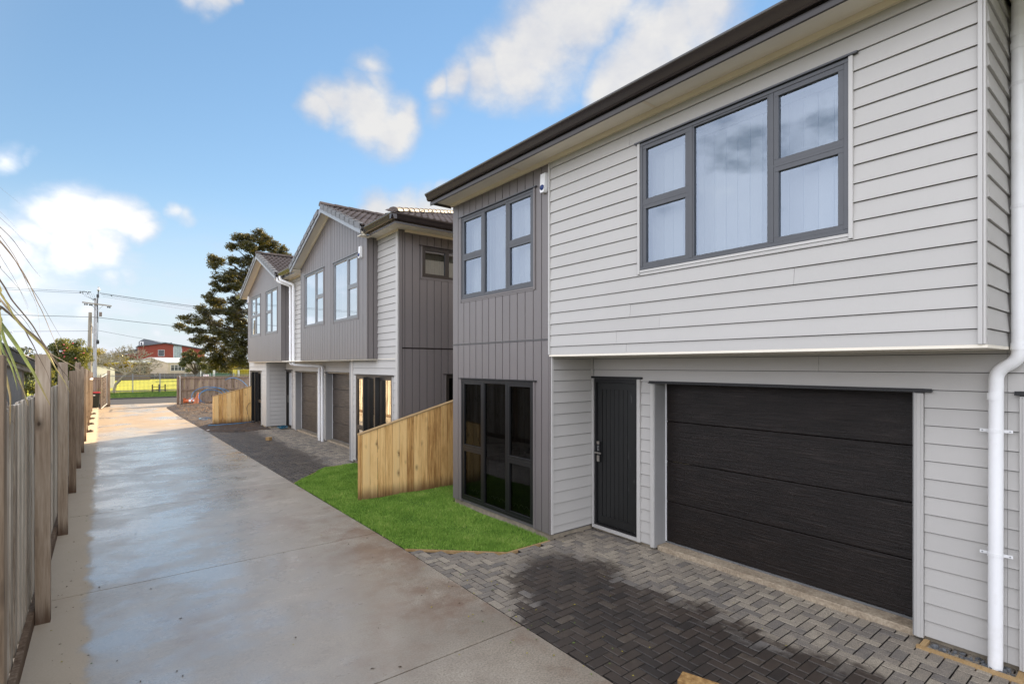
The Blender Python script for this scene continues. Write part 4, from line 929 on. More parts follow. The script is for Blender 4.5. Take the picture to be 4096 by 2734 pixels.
# gables
SL = .405
def gable(a0, a1, ap, wins, spec):
    zt = lambda a: 6.47-SL*abs(a-ap)*(6.47-5.44)/(SL*(ap-a0)) if a < ap else 6.47-(6.47-5.44)*(a-ap)/(a1-ap)
    # backing, side returns
    mb = MB(); zs = sorted({2.60, 5.40}|{w_[i] for w_ in wins for i in (2, 3)})
    for za, zb in zip(zs[:-1], zs[1:]):
        for p, q in spans(a0, a1, [(w_[0], w_[1]) for w_ in wins if w_[2] < zb-.001 and w_[3] > za+.001]): slab(mb, G1, p, q, za, zb, -.2, 0)
    for i in range(12):
        p, q = a0+(a1-a0)*i/12, a0+(a1-a0)*(i+1)/12
        slab(mb, G1, p, q, 5.40, zt(p), -.2, 0, z1b=zt(q))
    mb.build('gable_wall', DARKIN, H2)
    ls = [a0+.03]; 
    while ls[-1]+.19 < a1-.08: ls.append(ls[-1]+.19)
    ls.append(a1-.03)
    k = min(range(len(ls)), key=lambda i: abs(ls[i]-ap)); ls[k] = ap
    boards_v(H2, G1, ls, 2.60, lambda a: zt(a)-.01, [(w_[0]-.03, w_[1]+.03, w_[2]-.05, w_[3]+.02) for w_ in wins], GREY, gap=.013, th=.026)
    for p, q in ((a0-.018, a0+.028), (a1-.028, a1+.018)):
        mb = MB(); slab(mb, G1, p, q, 2.595, min(zt(max(p, a0)), zt(min(q, a1)))-.02, .001, .030); mb.build('corner_board', GREY, H2)
    FS = ('y', a0)
    boards_v(H2, FS, [4.66, 4.785, 4.91], 2.60, 5.36, [], GREY)
    for w_, (mu, tr) in zip(wins, spec):
        window(H2, G1, *w_, mulls=mu, trans=tr, mat=PALEALU, gl=GLASSG, blind=(.127, .12, BLIND), facing=GREY, fw=.03, sw=.04)
    # roof over the gable
    e0, e1 = a0-.24, a1+.24; dz = lambda y: 6.60-SL*abs(y-ap); X0, X1 = 4.41, 7.7
    mb = MB(); t_ = .05
    for y0, y1 in ((e0, ap), (ap, e1)):
        mb.hexa([(X0, y0, dz(y0)-t_), (X1, y0, dz(y0)-t_), (X1, y1, dz(y1)-t_), (X0, y1, dz(y1)-t_), (X0, y0, dz(y0)), (X1, y0, dz(y0)), (X1, y1, dz(y1)), (X0, y1, dz(y1))])
    mb.build('gable_roof', ROOFUNDER, H2)
    for y0, y1 in ((e0, ap), (ap, e1)):
        mb = MB(); 
        mb.hexa([(4.375, y0, dz(y0)-.17), (4.409, y0, dz(y0)-.17), (4.409, y1, dz(y1)-.17), (4.375, y1, dz(y1)-.17), (4.375, y0, dz(y0)-.01), (4.409, y0, dz(y0)-.01), (4.409, y1, dz(y1)-.01), (4.375, y1, dz(y1)-.01)])
        mb.build('barge_board', FASCIA, H2, bevel=.004)
        mb = MB(); o_ = .115
        mb.hexa([(4.41, y0, dz(y0)-o_-.012), (4.64, y0, dz(y0)-o_-.012), (4.64, y1, dz(y1)-o_-.012), (4.41, y1, dz(y1)-o_-.012), (4.41, y0, dz(y0)-o_), (4.64, y0, dz(y0)-o_), (4.64, y1, dz(y1)-o_), (4.41, y1, dz(y1)-o_)])
        mb.build('gable_soffit', SOFFIT, H2)
        mb = MB(); s0, s1 = (a0+.02, ap) if y1 == ap else (ap, a1-.02)
        mb.hexa([(4.605, s0, zt(s0)-.06), (4.638, s0, zt(s0)-.06), (4.638, s1, zt(s1)-.06), (4.605, s1, zt(s1)-.06), (4.605, s0, zt(s0)+.0), (4.638, s0, zt(s0)+.0), (4.638, s1, zt(s1)), (4.605, s1, zt(s1))])
        mb.build('scotia', SCOTIA, H2)
    MB().box(4.41, 4.66, a0-.22, a0-.019, 5.33, 5.345).build('boxed_eave', SOFFIT, H2)
    MB().box(4.41, 4.66, a1+.019, a1+.22, 5.33, 5.345).build('boxed_eave', SOFFIT, H2)
    return dz, e0, e1, ap
GA = gable(11.30, 16.38, 13.72, g1w, [((12.50,), {0: [4.355]}), ((14.98,), {0: [4.37]})])
GB = gable(18.67, 23.87, 21.15, g2w, [((20.03,), {1: [4.41]}), ((22.50,), {0: [4.42], 1: [4.42]})])
# dark side wall
LD = [4.98, 5.04]+[5.217+.18*i for i in range(0, 40)]
LD = [x for x in LD if x < 12.3]
LDm = 0
boards_v(H2, DY, LD, .03, 2.81, [(wL[0]-.04, wL[1]+.04, wL[2]-.05, wL[3]+.02)], GREY)
boards_v(H2, DY, LD, 2.84, 5.345, [(wD[0]-.04, wD[1]+.04, wD[2]-.05, wD[3]+.02)], GREY)
mb = MB(); slab(mb, DY, 4.985, 12.3, 2.812, 2.838, .001, .024); mb.build('joint_flashing', GUTTER, H2)
mb = MB(); slab(mb, DY, 4.915, 4.975, .05, 5.345, .001, .026); mb.build('corner_board', GREY, H2)
window(H2, DY, *wD, mulls=(6.10,), trans={0: []}, mat=BRONZE, blind=(.12, .14, simple('tan blind', (.22, .18, .12), .8, .05)), facing=GREY)
window(H2, DY, *wL, mulls=(), trans={0: []}, mat=BRONZE, gl=GLASSD, facing=GREY)
# main roof, eaves, gutters
RX0, RY0, RX1, RY1, RZ, RS = 4.47, 9.57, 12.7, 25.35, 5.47, .40
hip_roof(H2, RX0+.46, RX1-.46, RY0+.46, RY1-.46, RZ+.184, RS, ROOFUNDER)
def eave_strip(p):
    mb = MB(); mb.hexa([(x, y, z-.02) for x, y, z in p]+[(x, y, z) for x, y, z in p]); mb.build('roof_eave', ROOFUNDER, H2)
zi = RZ+.184
eave_strip([(RX0, RY0, RZ), (RX1, RY0, RZ), (RX1-.46, RY0+.46, zi), (RX0+.46, RY0+.46, zi)])
eave_strip([(RX0, RY0, RZ-.001), (RX0+.46, RY0+.46, zi-.001), (RX0+.46, 11.06, zi-.001), (RX0, 11.06, RZ-.001)][::-1])
for ya, yb in ((16.62, 18.43), (24.11, RY1)): eave_strip([(RX0, ya, RZ), (RX0+.46, ya, zi), (RX0+.46, yb, zi), (RX0, yb, RZ)])
MB().box(4.55, 4.93, 9.65, 11.28, 5.362, 5.374).build('soffit', SOFFIT, H2)
MB().box(4.55, 4.93, 16.40, 18.65, 5.362, 5.374).build('soffit', SOFFIT, H2)
MB().box(4.55, 4.93, 23.89, 25.3, 5.362, 5.374).build('soffit', SOFFIT, H2)
MB().box(4.93, 12.6, 9.65, 10.25, 5.362, 5.374).build('soffit', SOFFIT, H2)
MB().box(4.86, 4.884, 10.20, 11.28, 5.31, 5.361).build('scotia', SCOTIA, H2)
MB().box(5.03, 12.3, 10.165, 10.202, 5.31, 5.361).build('scotia', SCOTIA, H2)
MB().box(4.86, 4.884, 16.42, 18.64, 5.31, 5.361).build('scotia', SCOTIA, H2)
for y0, y1 in ((9.63, 11.06), (16.62, 18.43), (24.11, 25.3)):
    MB().box(4.53, 4.55, y0, y1, 5.31, 5.45).build('fascia', GUTTER, H2)
MB().box(4.551, 12.6, 9.63, 9.65, 5.31, 5.45).build('fascia', GUTTER, H2)
for y0, y1 in ((9.52, 11.06), (16.60, 18.45), (24.10, 25.4)): gutter(H2, [(4.529, y0), (4.529, y1)], (-1, 0), 5.47)
gutter(H2, [(4.42, 9.629), (12.6, 9.629)], (0, -1), 5.471)
# tiles
def tile_mesh():
    us = [0, .045, .09, .15, .195, .24, .30]; hs = [0, .032, 0, 0, .032, 0, 0]; v = []
    for y, lift in ((-.02, .035), (.345, .0)):
        for u, h in zip(us, hs): v.append((u, y, lift+h))
    for u, h in zip(us, hs): v.append((u, -.02, max(.012, lift)+h*.6))
    f = [(i, i+1, i+8, i+7) for i in range(6)]+[(14+i, 15+i, i+1, i) for i in range(6)]+[(0, 7, 14), (6, 20, 13)]
    return v, f
tv, tf = tile_mesh(); TM = bpy.data.meshes.new('roof_tile'); TM.from_pydata(tv, [], tf); TM.materials.append(TILE)
tiles = []
def field(O, u, v, nu, nv, keep):
    n_ = u.cross(v).normalized()
    for j in range(nv):
        for i in range(nu):
            p = O+u*(i*.30+(.15 if j % 2 else 0))+v*(j*.32)
            c_ = p+u*.15+v*.16
            if keep(c_): tiles.append((p, u, v, n_, c_))
mainz = lambda x: RZ+RS*(x-RX0)
for dz, e0, e1, ap in (GA, GB):
    k = math.hypot(1, SL)
    field(Vector((4.41, e0, dz(e0)+.005)), Vector((1, 0, 0)), Vector((0, 1, SL))/k, 12, 9, lambda c: c.z > mainz(c.x)-.06 and c.y < ap)
    field(Vector((7.7, e1, dz(e1)+.005)), Vector((-1, 0, 0)), Vector((0, -1, SL))/k, 12, 9, lambda c: c.z > mainz(c.x)-.06 and c.y > ap and c.x > 4.41)
k = math.hypot(1, RS)
nfirst = len(tiles)
field(Vector((RX0-.03, RY0, RZ+.005)), Vector((1, 0, 0)), Vector((0, 1, RS))/k, 28, 13, lambda c: c.x-RX0 > c.y-RY0-.05 and RX1-c.x > c.y-RY0)
def ongable(c):
    for dz, e0, e1, ap in (GA, GB):
        if e0 < c.y < e1 and dz(c.y) > c.z-.02: return True
    return False
field(Vector((RX0, RY1, RZ+.005)), Vector((0, -1, 0)), Vector((1, 0, RS))/k, 54, 13, lambda c: c.y-RY0 > c.x-RX0 and RY1-c.y > c.x-RX0 and not ongable(c))
tiles_s = sorted(range(len(tiles)), key=lambda i: tiles[i][4].length)
rank = set(tiles_s[:300]); smb = MB()
for i, (p, u, v, n_, c_) in enumerate(tiles):
    M_ = Matrix((u, v, n_)).transposed()
    if i in rank:
        o = bpy.data.objects.new('roof_tile', TM); link(o, H2, p); o.rotation_euler = M_.to_euler()
    else: smb.add([p+M_ @ Vector(q) for q in tv], tf)
smb.build('roof_tiles', TILE, H2, kind='stuff')
VT = simple('grey verge tile', (.15, .15, .152), .5, .15, 12, bmp=.3)
for dz, e0, e1, ap in (GA, GB):
    for sg, e in ((1, e0), (-1, e1)):
        for j in range(9):
            y0 = e+sg*(j*.298-.02); y1 = y0+sg*.33
            if (ap-y0)*sg < .12: break
            if (ap-y1)*sg < 0: y1 = ap
            l0, l1 = .075, .045
            z0_, z1_ = dz(y0)+l0, dz(y1)+l1
            mb = MB(); q = [(4.355, y0, z0_-.135), (4.374, y0, z0_-.135), (4.374, y1, z1_-.135), (4.355, y1, z1_-.135), (4.355, y0, z0_), (4.374, y0, z0_), (4.374, y1, z1_), (4.355, y1, z1_)]
            mb.hexa(q); q2 = [(4.3745, y0, z0_-.02), (4.50, y0, z0_-.02), (4.50, y1, z1_-.02), (4.3745, y1, z1_-.02), (4.3745, y0, z0_), (4.50, y0, z0_), (4.50, y1, z1_), (4.3745, y1, z1_)]
            mb.hexa(q2); mb.build('verge_tile', VT, H2)
    x = 4.36
    while x < 7.4:
        zr = dz(ap)+.055; mb = MB(); rr0, rr1 = .115, .10; v = []
        for X_, r_ in ((x, rr0), (x+.42, rr1)):
            for i in range(9):
                a_ = math.pi*i/8; v.append((X_, ap+math.cos(a_)*r_, zr-.03+math.sin(a_)*r_*.8+.0))
        f = [(i, i+1, i+10, i+9) for i in range(8)]+[tuple(range(9))]
        mb.add(v, f); mb.build('ridge_tile', TILE, H2, smooth=False); x += .38
q = Vector((RX0, RY0, RZ+.06)); dh = Vector((1, 1, RS)).normalized(); sx = Vector((1, -1, 0)).normalized()
for i in range(14):
    p0 = q+dh*(i*.38); v = []
    for p_, r_ in ((p0, .115), (p0+dh*.42, .1)):
        for j in range(7):
            a_ = math.pi*j/6; v.append(p_+sx*math.cos(a_)*r_+Vector((0, 0, math.sin(a_)*r_*.8-.02)))
    MB().add(v, [(j, j+1, j+8, j+7) for j in range(6)]+[tuple(range(7))]).build('hip_tile', TILE, H2)
# twin downpipes
for dy, ys, yl in ((0, 18.22, 17.30), (1, 17.86, 16.99)):
    downpipe(H2, [(4.46, ys+.25, 5.37), (4.47, ys+.22, 5.25), (4.82, ys, 5.10), (4.82, ys, 2.50-.02*dy), (5.48, yl, 2.44-.02*dy), (5.48, yl, -.01)], .043,
             collars=[((4.82, ys, 4.9), (0, 0, 1)), ((4.82, ys, 3.75), (0, 0, 1)), ((5.48, yl, 2.25), (0, 0, 1)), ((5.48, yl, 1.75), (0, 0, 1)), ((5.48, yl, .6), (0, 0, 1))],
             straps=[(4.82, ys, 4.4), (4.82, ys, 3.2), (5.48, yl, 1.55), (5.48, yl, .75)])
siren(4.635, 11.62, 4.93, 'white alarm siren with blue lens at the right end of the larger gable')
siren(4.635, 23.75, 5.05, 'small white alarm siren on the far edge of the second gable')
# ================================================================== FENCES
fn = empty('paling_fence', (-.6, 20, 0), label='long weathered grey paling fence with tall posts running down the left of the driveway', cat='fence')
y = 1.0; k = 0
while y < 39.0:
    xf = fence_x(y)-.052; tk = .018; dx = -.020 if k % 2 else 0.; w_ = random.uniform(.142, .150); zt = 2.13+random.uniform(-.012, .012)-(.012*(y-8) if y > 12 else 0)*.25
    MB().hexa([(xf-tk+dx, y, .10), (xf+dx, y, .10), (xf+dx+random.uniform(-.003, .003), y+w_, .10), (xf-tk+dx, y+w_, .10), (xf-tk+dx, y, zt), (xf+dx, y, zt), (xf+dx, y+w_, zt+random.uniform(-.006, .006)), (xf-tk+dx, y+w_, zt)]).build('paling', OLDWOOD, fn)
    y += .132; k += 1
for z in (.45, 1.15, 1.85):
    MB().box(-.70, -.66, 1, 20, z, z+.09).build('rail', OLDWOOD, fn); MB().box(-.80, -.75, 20, 39, z, z+.09).build('rail', OLDWOOD, fn)
y = 1.0
while y < 38.6:
    xa, xb = fence_x(y)-.048, fence_x(y+2.4)-.048
    MB().hexa([(xa, y, -.02), (xa+.045, y, -.02), (xb+.045, y+2.395, -.02), (xb, y+2.395, -.02), (xa, y, .13), (xa+.045, y, .13), (xb+.045, y+2.395, .13), (xb, y+2.395, .13)]).build('plinth_board', POSTWOOD, fn); y += 2.4
PTOP = {6.62: 2.555, 9.90: 2.495, 13.05: 2.345, 16.10: 2.52, 18.9: 2.42, 21.7: 2.35, 24.5: 2.31, 27.3: 2.25, 30.1: 2.2, 32.9: 2.15, 35.7: 2.1, 38.4: 2.05, 3.62: 2.5}
for y, zt in PTOP.items():
    x = fence_x(y); a = random.uniform(-.004, .004)
    MB().hexa([(x, y, -.05), (x+.109, y, -.05), (x+.109, y+.095, -.05), (x, y+.095, -.05), (x+a, y, zt), (x+.109+a, y, zt+.004), (x+.109+a, y+.095, zt), (x+a, y+.095, zt)]).build('fence_post', POSTWOOD, fn, bevel=.004)
# raked new fences
def raked(name, Y, xa, xb, za, zb, npal, label):
    t = empty('raked_fence', (xa, Y, 0), label=label, cat='fence', group='short new pine fences whose tops rake up towards the houses')
    zf = lambda x: za+(zb-za)*(x-xa)/(xb-xa)
    MB().hexa([(xa, Y-.004, -.05), (xa+.045, Y-.004, -.05), (xa+.045, Y+.09, -.05), (xa, Y+.09, -.05), (xa, Y-.004, zf(xa)-.012), (xa+.045, Y-.004, zf(xa+.045)-.012), (xa+.045, Y+.09, zf(xa+.045)-.012), (xa, Y+.09, zf(xa)-.012)]).build('fence_post', PINEWOOD, t)
    x = xa+.047; w_ = (xb-x)/npal
    for i in range(npal):
        a, b = x+i*w_+.0045, x+(i+1)*w_-.0045; off = random.uniform(-.006, .004)
        MB().hexa([(a, Y+off, .02), (b, Y+off, .02), (b, Y+.018+off, .02), (a, Y+.018+off, .02), (a, Y+off, zf(a)-.014), (b, Y+off, zf(b)-.014), (b, Y+.018+off, zf(b)-.014), (a, Y+.018+off, zf(a)-.014)]).build('paling', PINEWOOD, t)
    for h_ in (.25, .75):
        MB().box(xa+.05, xb, Y+.022, Y+.065, h_, h_+.09).build('rail', PINEWOOD, t)
    MB().hexa([(xa-.01, Y-.012, zf(xa)-.012), (xb, Y-.012, zf(xb)-.012), (xb, Y+.10, zf(xb)-.012), (xa-.01, Y+.10, zf(xa)-.012), (xa-.01, Y-.012, zf(xa)+.010), (xb, Y-.012, zf(xb)+.010), (xb, Y+.10, zf(xb)+.010), (xa-.01, Y+.10, zf(xa)+.010)]).build('capping_rail', PINEEDGE, t)
    return t
raked('f', 9.06, 3.585, 5.70, 1.205, 1.765, 14, 'new pine fence raking up on the bright lawn beside the nearest house')
raked('f', 24.55, 3.445, 4.89, 1.165, 1.56, 9, 'new pine fence raking up from the muddy soil at the far end of the duplex')
# street boundary fences
def street_fence(xa, xb, Y, zt, label, lastpost=True):
    t = empty('boundary_fence', ((xa+xb)/2, Y, 0), label=label, cat='fence', group='brown paling fences along the street')
    x = xa+.06; k = 0
    while x < xb-.05:
        MB().box(x, x+.102, Y-(.0 if k % 2 else -.012), Y+.016+(.0 if k % 2 else .012), .03, zt-.05+random.uniform(-.01, .01)).build('paling', STREETWOOD, t); x += .107; k += 1
    MB().box(xa, xb, Y-.045, Y+.06, zt-.05, zt-.0).build('capping_rail', STREETWOOD, t)
    MB().box(xa+.04, xb, Y-.05, Y-.008, zt-.14, zt-.055).build('rail', STREETWOOD, t)
    MB().box(xa+.04, xb, Y-.05, Y-.008, .84, .93).build('rail', STREETWOOD, t)
    MB().box(xa+.0, xb, Y-.03, Y-.005, -.02, .12).build('rail', STREETWOOD, t)
    return t
tf_ = street_fence(3.49, 11.0, 39.05, 1.74, 'tall brown paling fence at the street behind the cones and blue pipe')
MB().box(3.47, 3.57, 39.0, 39.12, -.05, 1.78).build('fence_post', STREETWOOD, tf_)
tf_ = street_fence(-1.6, .02, 39.5, 1.745, 'short brown paling fence at the street behind the red lidded bin')
MB().box(-.02, .13, 39.42, 39.54, -.05, 2.16).build('fence_post', POSTWOOD, tf_)
# wire mesh gates standing open
def mesh_gate(pa, pb, z0a, z0b, h, label):
    A, B = Vector((*pa, 0)), Vector((*pb, 0)); t = empty('mesh_gate', (A.x, A.y, 0), label=label, cat='gate', group='wire mesh gates standing open at the end of the driveway')
    fr = MB(); fr.tube([A+Vector((0, 0, z0a-.1)), A+Vector((0, 0, z0a+h))], .022, 8); fr.build('gate_post', RUSTY, t)
    fr = MB(); fr.tube([B+Vector((0, 0, z0b)), B+Vector((0, 0, z0b+h-.1))], .022, 8); fr.build('gate_stile', STEEL, t)
    fr = MB(); fr.tube([A+Vector((0, 0, z0a)), B+Vector((0, 0, z0b))], .024, 8); fr.build('bottom_rail', STEEL, t)
    fr = MB(); fr.tube([A+Vector((0, 0, z0a+h-.15)), B+Vector((0, 0, z0b+h-.15))], .022, 8); fr.build('top_rail', STEEL, t)
    w_ = MB(); 
    for i in range(1, 15):
        f = i/15; za = z0a+f*(h-.18); zb = z0b+f*(h-.18)
        w_.tube([A+(B-A)*s_+Vector((0, 0, za+(zb-za)*s_-.05*math.sin(s_*3.14)*(1 if i % 3 else .2))) for s_ in (0, .25, .5, .75, 1)], .006, 4)
    for i in range(1, 14):
        f = i/14; p = A+(B-A)*f
        w_.tube([p+Vector((0, 0, z0a+(z0b-z0a)*f+.02)), p+Vector((0, 0, z0a+(z0b-z0a)*f+h-.17))], .004, 4)
    w_.build('wire_mesh', RUSTY, t, kind='stuff')
    return t
g1_ = mesh_gate((-.29, 37.2), (-.03, 39.35), .03, .17, 1.92, 'sagging wire mesh gate on the left beside the bin, chained to its post')
ch_ = MB(); ch_.tube([(-.2, 37.9, 1.05), (-.19, 37.95, .8), (-.16, 38.2, .62), (-.13, 38.4, .9)], .012, 6); ch_.box(-.17, -.12, 38.1, 38.13, .55, .68); ch_.build('chain_and_padlock', RUSTY, g1_)
mesh_gate((3.62, 38.95), (3.45, 36.95), .08, .04, 1.85, 'wire mesh gate folded back edge-on against the street fence on the right')
# ================================================================== WHEELIE BIN
bn = empty('wheelie_bin', (-.55, 38.75, 0), label='dark green wheelie bin with red lid by the gate', cat='bin')
mb = MB(); mb.hexa([(-.70, 38.50, .03), (-.40, 38.50, .03), (-.40, 38.88, .03), (-.70, 38.88, .03), (-.76, 38.42, .82), (-.34, 38.42, .82), (-.34, 38.98, .82), (-.76, 38.98, .82)])
mb.build('bin_body', simple('dark green plastic', (.012, .022, .018), .45, .1), bn, bevel=.02)
mb = MB(); mb.box(-.78, -.32, 38.40, 39.0, .80, .845); mb.build('bin_rim', MATS['dark green plastic'], bn, bevel=.01)
mb = MB(); mb.hexa([(-.775, 38.39, .848), (-.325, 38.39, .848), (-.325, 39.0, .848), (-.775, 39.0, .848), (-.74, 38.43, .895), (-.36, 38.43, .895), (-.36, 38.97, .915), (-.74, 38.97, .915)]); mb.build('lid', simple('red plastic', (.42, .012, .02), .4, .08), bn, bevel=.01)
for x in (-.72, -.36): MB().tube([(x-.025, 38.94, .10), (x+.025, 38.94, .10)], .10, 14).build('wheel', BLACKPL, bn)
MB().box(-.66, -.56, 38.413, 38.418, .70, .76).build('sticker', WHITEP, bn)
# ================================================================== CONES
ORANGE = simple('faded orange cone', (.58, .13, .035), .5, .18, 7, dirt=(.28, .10, .05)); ORANGE2 = simple('muddy orange cone', (.42, .13, .05), .7, .3, 9, dirt=(.22, .12, .07))
def cone(loc, rot, mat, label, bands, cream=None):
    t = bpy.data.objects.new('traffic_cone', None); link(t, None, loc); t.rotation_euler = rot; tag(t, label, 'traffic cone', 'orange traffic cones on the soil by the street fence')
    mb = MB(); n = 18; prof = [(.135, .03), (.128, .10), (.10, .28), (.07, .48), (.042, .68), (.030, .74), (.0, .745)]
    for r_, z in prof:
        for k in range(n): mb.v.append((r_*math.cos(6.2832*k/n), r_*math.sin(6.2832*k/n), z))
    for i in range(len(prof)-1):
        for k in range(n): mb.f.append([i*n+k, i*n+(k+1) % n, (i+1)*n+(k+1) % n, (i+1)*n+k]); mb.m.append(0)
    me = mb.build('cone_body', mat, t, org=(*loc,)) if False else None
    m_ = bpy.data.meshes.new('cone_body'); m_.from_pydata(mb.v, [], mb.f); m_.materials.append(mat); m_.shade_smooth(); o = bpy.data.objects.new('cone_body', m_); COL.objects.link(o); o.parent = t
    b = MB(); b.box(-.20, .20, -.20, .20, 0, .032); m_ = bpy.data.meshes.new('cone_base'); m_.from_pydata(b.v, [], b.f); m_.materials.append(mat); o = bpy.data.objects.new('cone_base', m_); COL.objects.link(o); o.parent = t
    bb = o.modifiers.new('b', 'BEVEL'); bb.width = .02; bb.segments = 2
    for z0, z1 in bands:
        rr = lambda z: float(np.interp(z, [p[1] for p in prof[:6]], [p[0] for p in prof[:6]]))+.003
        v = [(rr(z)*math.cos(6.2832*k/n), rr(z)*math.sin(6.2832*k/n), z) for z in (z0, z1) for k in range(n)]
        m_ = bpy.data.meshes.new('reflective_band'); m_.from_pydata(v, [], [(k, (k+1) % n, n+(k+1) % n, n+k) for k in range(n)]); m_.materials.append(WHITEP); m_.shade_smooth(); o = bpy.data.objects.new('reflective_band', m_); COL.objects.link(o); o.parent = t
    return t
cone((4.18, 36.3, .10), (R(3), R(9), .5), ORANGE2, 'muddy orange cone leaning upright on the soil', [])
cone((3.80, 38.3, .20), (R(0), R(87), R(-25)), ORANGE, 'orange cone with white bands lying on its side pointing right', [(.28, .40), (.50, .58)])
cone((4.55, 38.6, .22), (R(0), R(-82), R(-50)), simple('pinkish faded cone', (.55, .19, .13), .6, .2, 7), 'faded pinkish cone lying behind the upright one', [(.30, .45)])
# ================================================================== BLUE PIPE
BLUEP = simple('blue polythene pipe', (.025, .20, .42), .35, .15, 4)
pc = empty('pipe_coil', (4.9, 38.2, .1), label='loose coil of blue water pipe leaning on the street fence', cat='pipe')
def loop(cx, cy, cz, r, a0, a1, tilt, drift=0.):
    pts = []
    for i in range(41):
        a = a0+(a1-a0)*i/40; pts.append((cx+r*math.cos(a), cy-tilt*math.sin(a)*r+drift*i/40, cz+r*.62*math.sin(a)))
    return pts
for (cx, cz, r, a0, a1, rr) in ((5.20, .46, .98, -.3, 3.5, .016), (5.3, .43, .70, -2.6, 3.4, .016), (5.55, .42, .92, .2, 3.9, .016), (5.35, .45, .88, -2.9, 0.2, .016)):
    MB().tube(loop(cx, 38.55, cz, r, a0, a1, -.25), rr, 8).build('pipe_loop', BLUEP, pc, smooth=True)
MB().tube([(6.15, 38.75, 1.50), (6.35, 38.7, 1.60), (6.62, 38.6, 1.64), (6.9, 38.5, 1.55), (7.15, 38.4, 1.36), (7.35, 38.2, 1.1), (7.5, 38.0, .7), (7.5, 37.9, .1)], .018, 8).build('pipe_loop', BLUEP, pc, smooth=True)
o = MB().tube([(3.18, 23.9, .05), (3.5, 23.75, .06), (4.0, 23.8, .06), (4.5, 23.85, .075), (4.90, 24.0, .09)], .013, 8).build('water_pipe', BLUEP, None, smooth=True); tag(o, 'thin blue water pipe lying along the foot of the far raked fence', 'pipe')
o = MB().tube([(3.44+.22*math.cos(a)-.02, 26.6+.5*math.sin(a), .09) for a in [i*.35 for i in range(15)]], .012, 8).build('water_pipe', BLUEP, None, smooth=True); tag(o, 'small loop of pale blue pipe half hidden behind the far raked fence', 'pipe')
o = MB().tube([(4.80, 24.5, .06), (4.74, 24.51, .4), (4.70, 24.52, .62), (4.76, 24.52, .78), (4.86, 24.54, .86)], .007, 6).build('cable_tail', BLACKPL, None, smooth=True); tag(o, 'thin dark cable curling up the corner of the far raked fence', 'cable')
# blue rope bundle by the entry
rp = MB(); pts = []
for i in range(90):
    a = i*.42; pts.append((5.32+.17*math.cos(a)*(1+.2*math.sin(a*.37))+.01*i/90, 21.2+.30*math.sin(a*1.07), .03+.05*abs(math.sin(a*.61))+.02))
rp.tube(pts, .012, 5)
o = rp.build('rope_bundle', simple('teal blue rope', (.01, .12, .20), .6, .3), None, smooth=True); tag(o, 'tangled teal blue rope lying at the duplex entry door', 'rope')
# offcut timber block at the bottom edge, drain box, wood block
def loc_box(name, cx, cy, cz, lx, ly, lz, rz, mat, label=None, cat=None, parent=None, rx=0, bevel=.003, group=None):
    b = MB(); b.box(-lx/2, lx/2, -ly/2, ly/2, 0, lz); me = bpy.data.meshes.new(name); me.from_pydata(b.v, [], b.f); me.materials.append(mat)
    o = bpy.data.objects.new(name, me); link(o, parent, (cx, cy, cz)); o.rotation_euler = (rx, 0, rz); md = o.modifiers.new('b', 'BEVEL'); md.width = bevel; md.segments = 2
    tag(o, label, cat, group); return o
loc_box('timber_offcut', 3.474, 2.168, .002, .32, .135, .10, R(-72.5), PINEWOOD, 'knotty yellow pine offcut lying on the pavers at the bottom edge', 'timber')
loc_box('wood_block', 4.17, 18.32, .004, .12, .16, .10, .5, PINEEDGE, 'small pale wooden block on the far paving', 'block')
ds = empty('drain_surround', (5.7, 1.0, 0), label='small timber framed drain box of broken stone at the foot of the white downpipe', cat='drain')
MB().box(5.552, 5.585, .60, 1.40, -.04, .022).build('frame_board', PINEEDGE, ds)
MB().box(5.586, 5.74, 1.345, 1.385, -.04, .022).build('frame_board', PINEEDGE, ds)
MB().box(5.586, 5.80, .72, .775, -.04, .022).build('frame_board', PINEEDGE, ds)
MB().box(5.586, 5.80, .60, 1.34, -.04, -.03).build('drain_bed', SOILD, ds)
import bmesh
def rock_mesh(name, mat, seed, sz=(1, 1, .6)):
    bm = bmesh.new(); bmesh.ops.create_icosphere(bm, subdivisions=1, radius=1); r_ = random.Random(seed)
    for v in bm.verts: v.co = Vector((v.co.x*sz[0], v.co.y*sz[1], v.co.z*sz[2]))*r_.uniform(.7, 1.15)
    me = bpy.data.meshes.new(name); bm.to_mesh(me); bm.free(); me.materials.append(mat); return me
RK = [rock_mesh('stone', TARGREY, i) for i in range(4)]
for i in range(60):
    o = bpy.data.objects.new('stone', RK[i % 4]); link(o, ds, (random.uniform(5.60, 5.735), random.uniform(.80, 1.32), -.012+random.uniform(0, .018))); s_ = random.uniform(.012, .030); o.scale = (s_, s_, s_); o.rotation_euler = (random.uniform(0, 6), random.uniform(0, 6), random.uniform(0, 6))
# stones at the foot of the long fence
BRK = [rock_mesh('rock', simple('brown field stone', (.085, .065, .05), .85, .35, 20, bmp=.5, bsc=40), 20+i, (1, .8, .7)) for i in range(3)]
for i, (x, y, s_, lb) in enumerate([(-.52, 24.7, .10, 'flat brown stone at the foot of the fence, nearest of the four'), (-.55, 27.9, .11, 'brown stone at the fence foot, second along from the camera'), (-.57, 30.6, .10, 'brown stone at the fence foot, third along from the camera'), (-.56, 33.6, .10, 'brown stone at the fence foot, farthest and nearest the bin')]):
    o = bpy.data.objects.new('stone', BRK[i % 3]); link(o, None, (x+.03, y, .03)); o.scale = (s_*1.1, s_*1.8, s_*.8); tag(o, lb, 'stone', 'stones along the foot of the long fence')
WR = rock_mesh('pale_stone', simple('white stone', (.6, .58, .55), .7, .1), 31)
o = bpy.data.objects.new('pale_stone', WR); link(o, None, (2.98, 22.35, .03)); o.scale = (.07, .10, .04); tag(o, 'white stone where concrete, soil and far paving meet', 'stone')
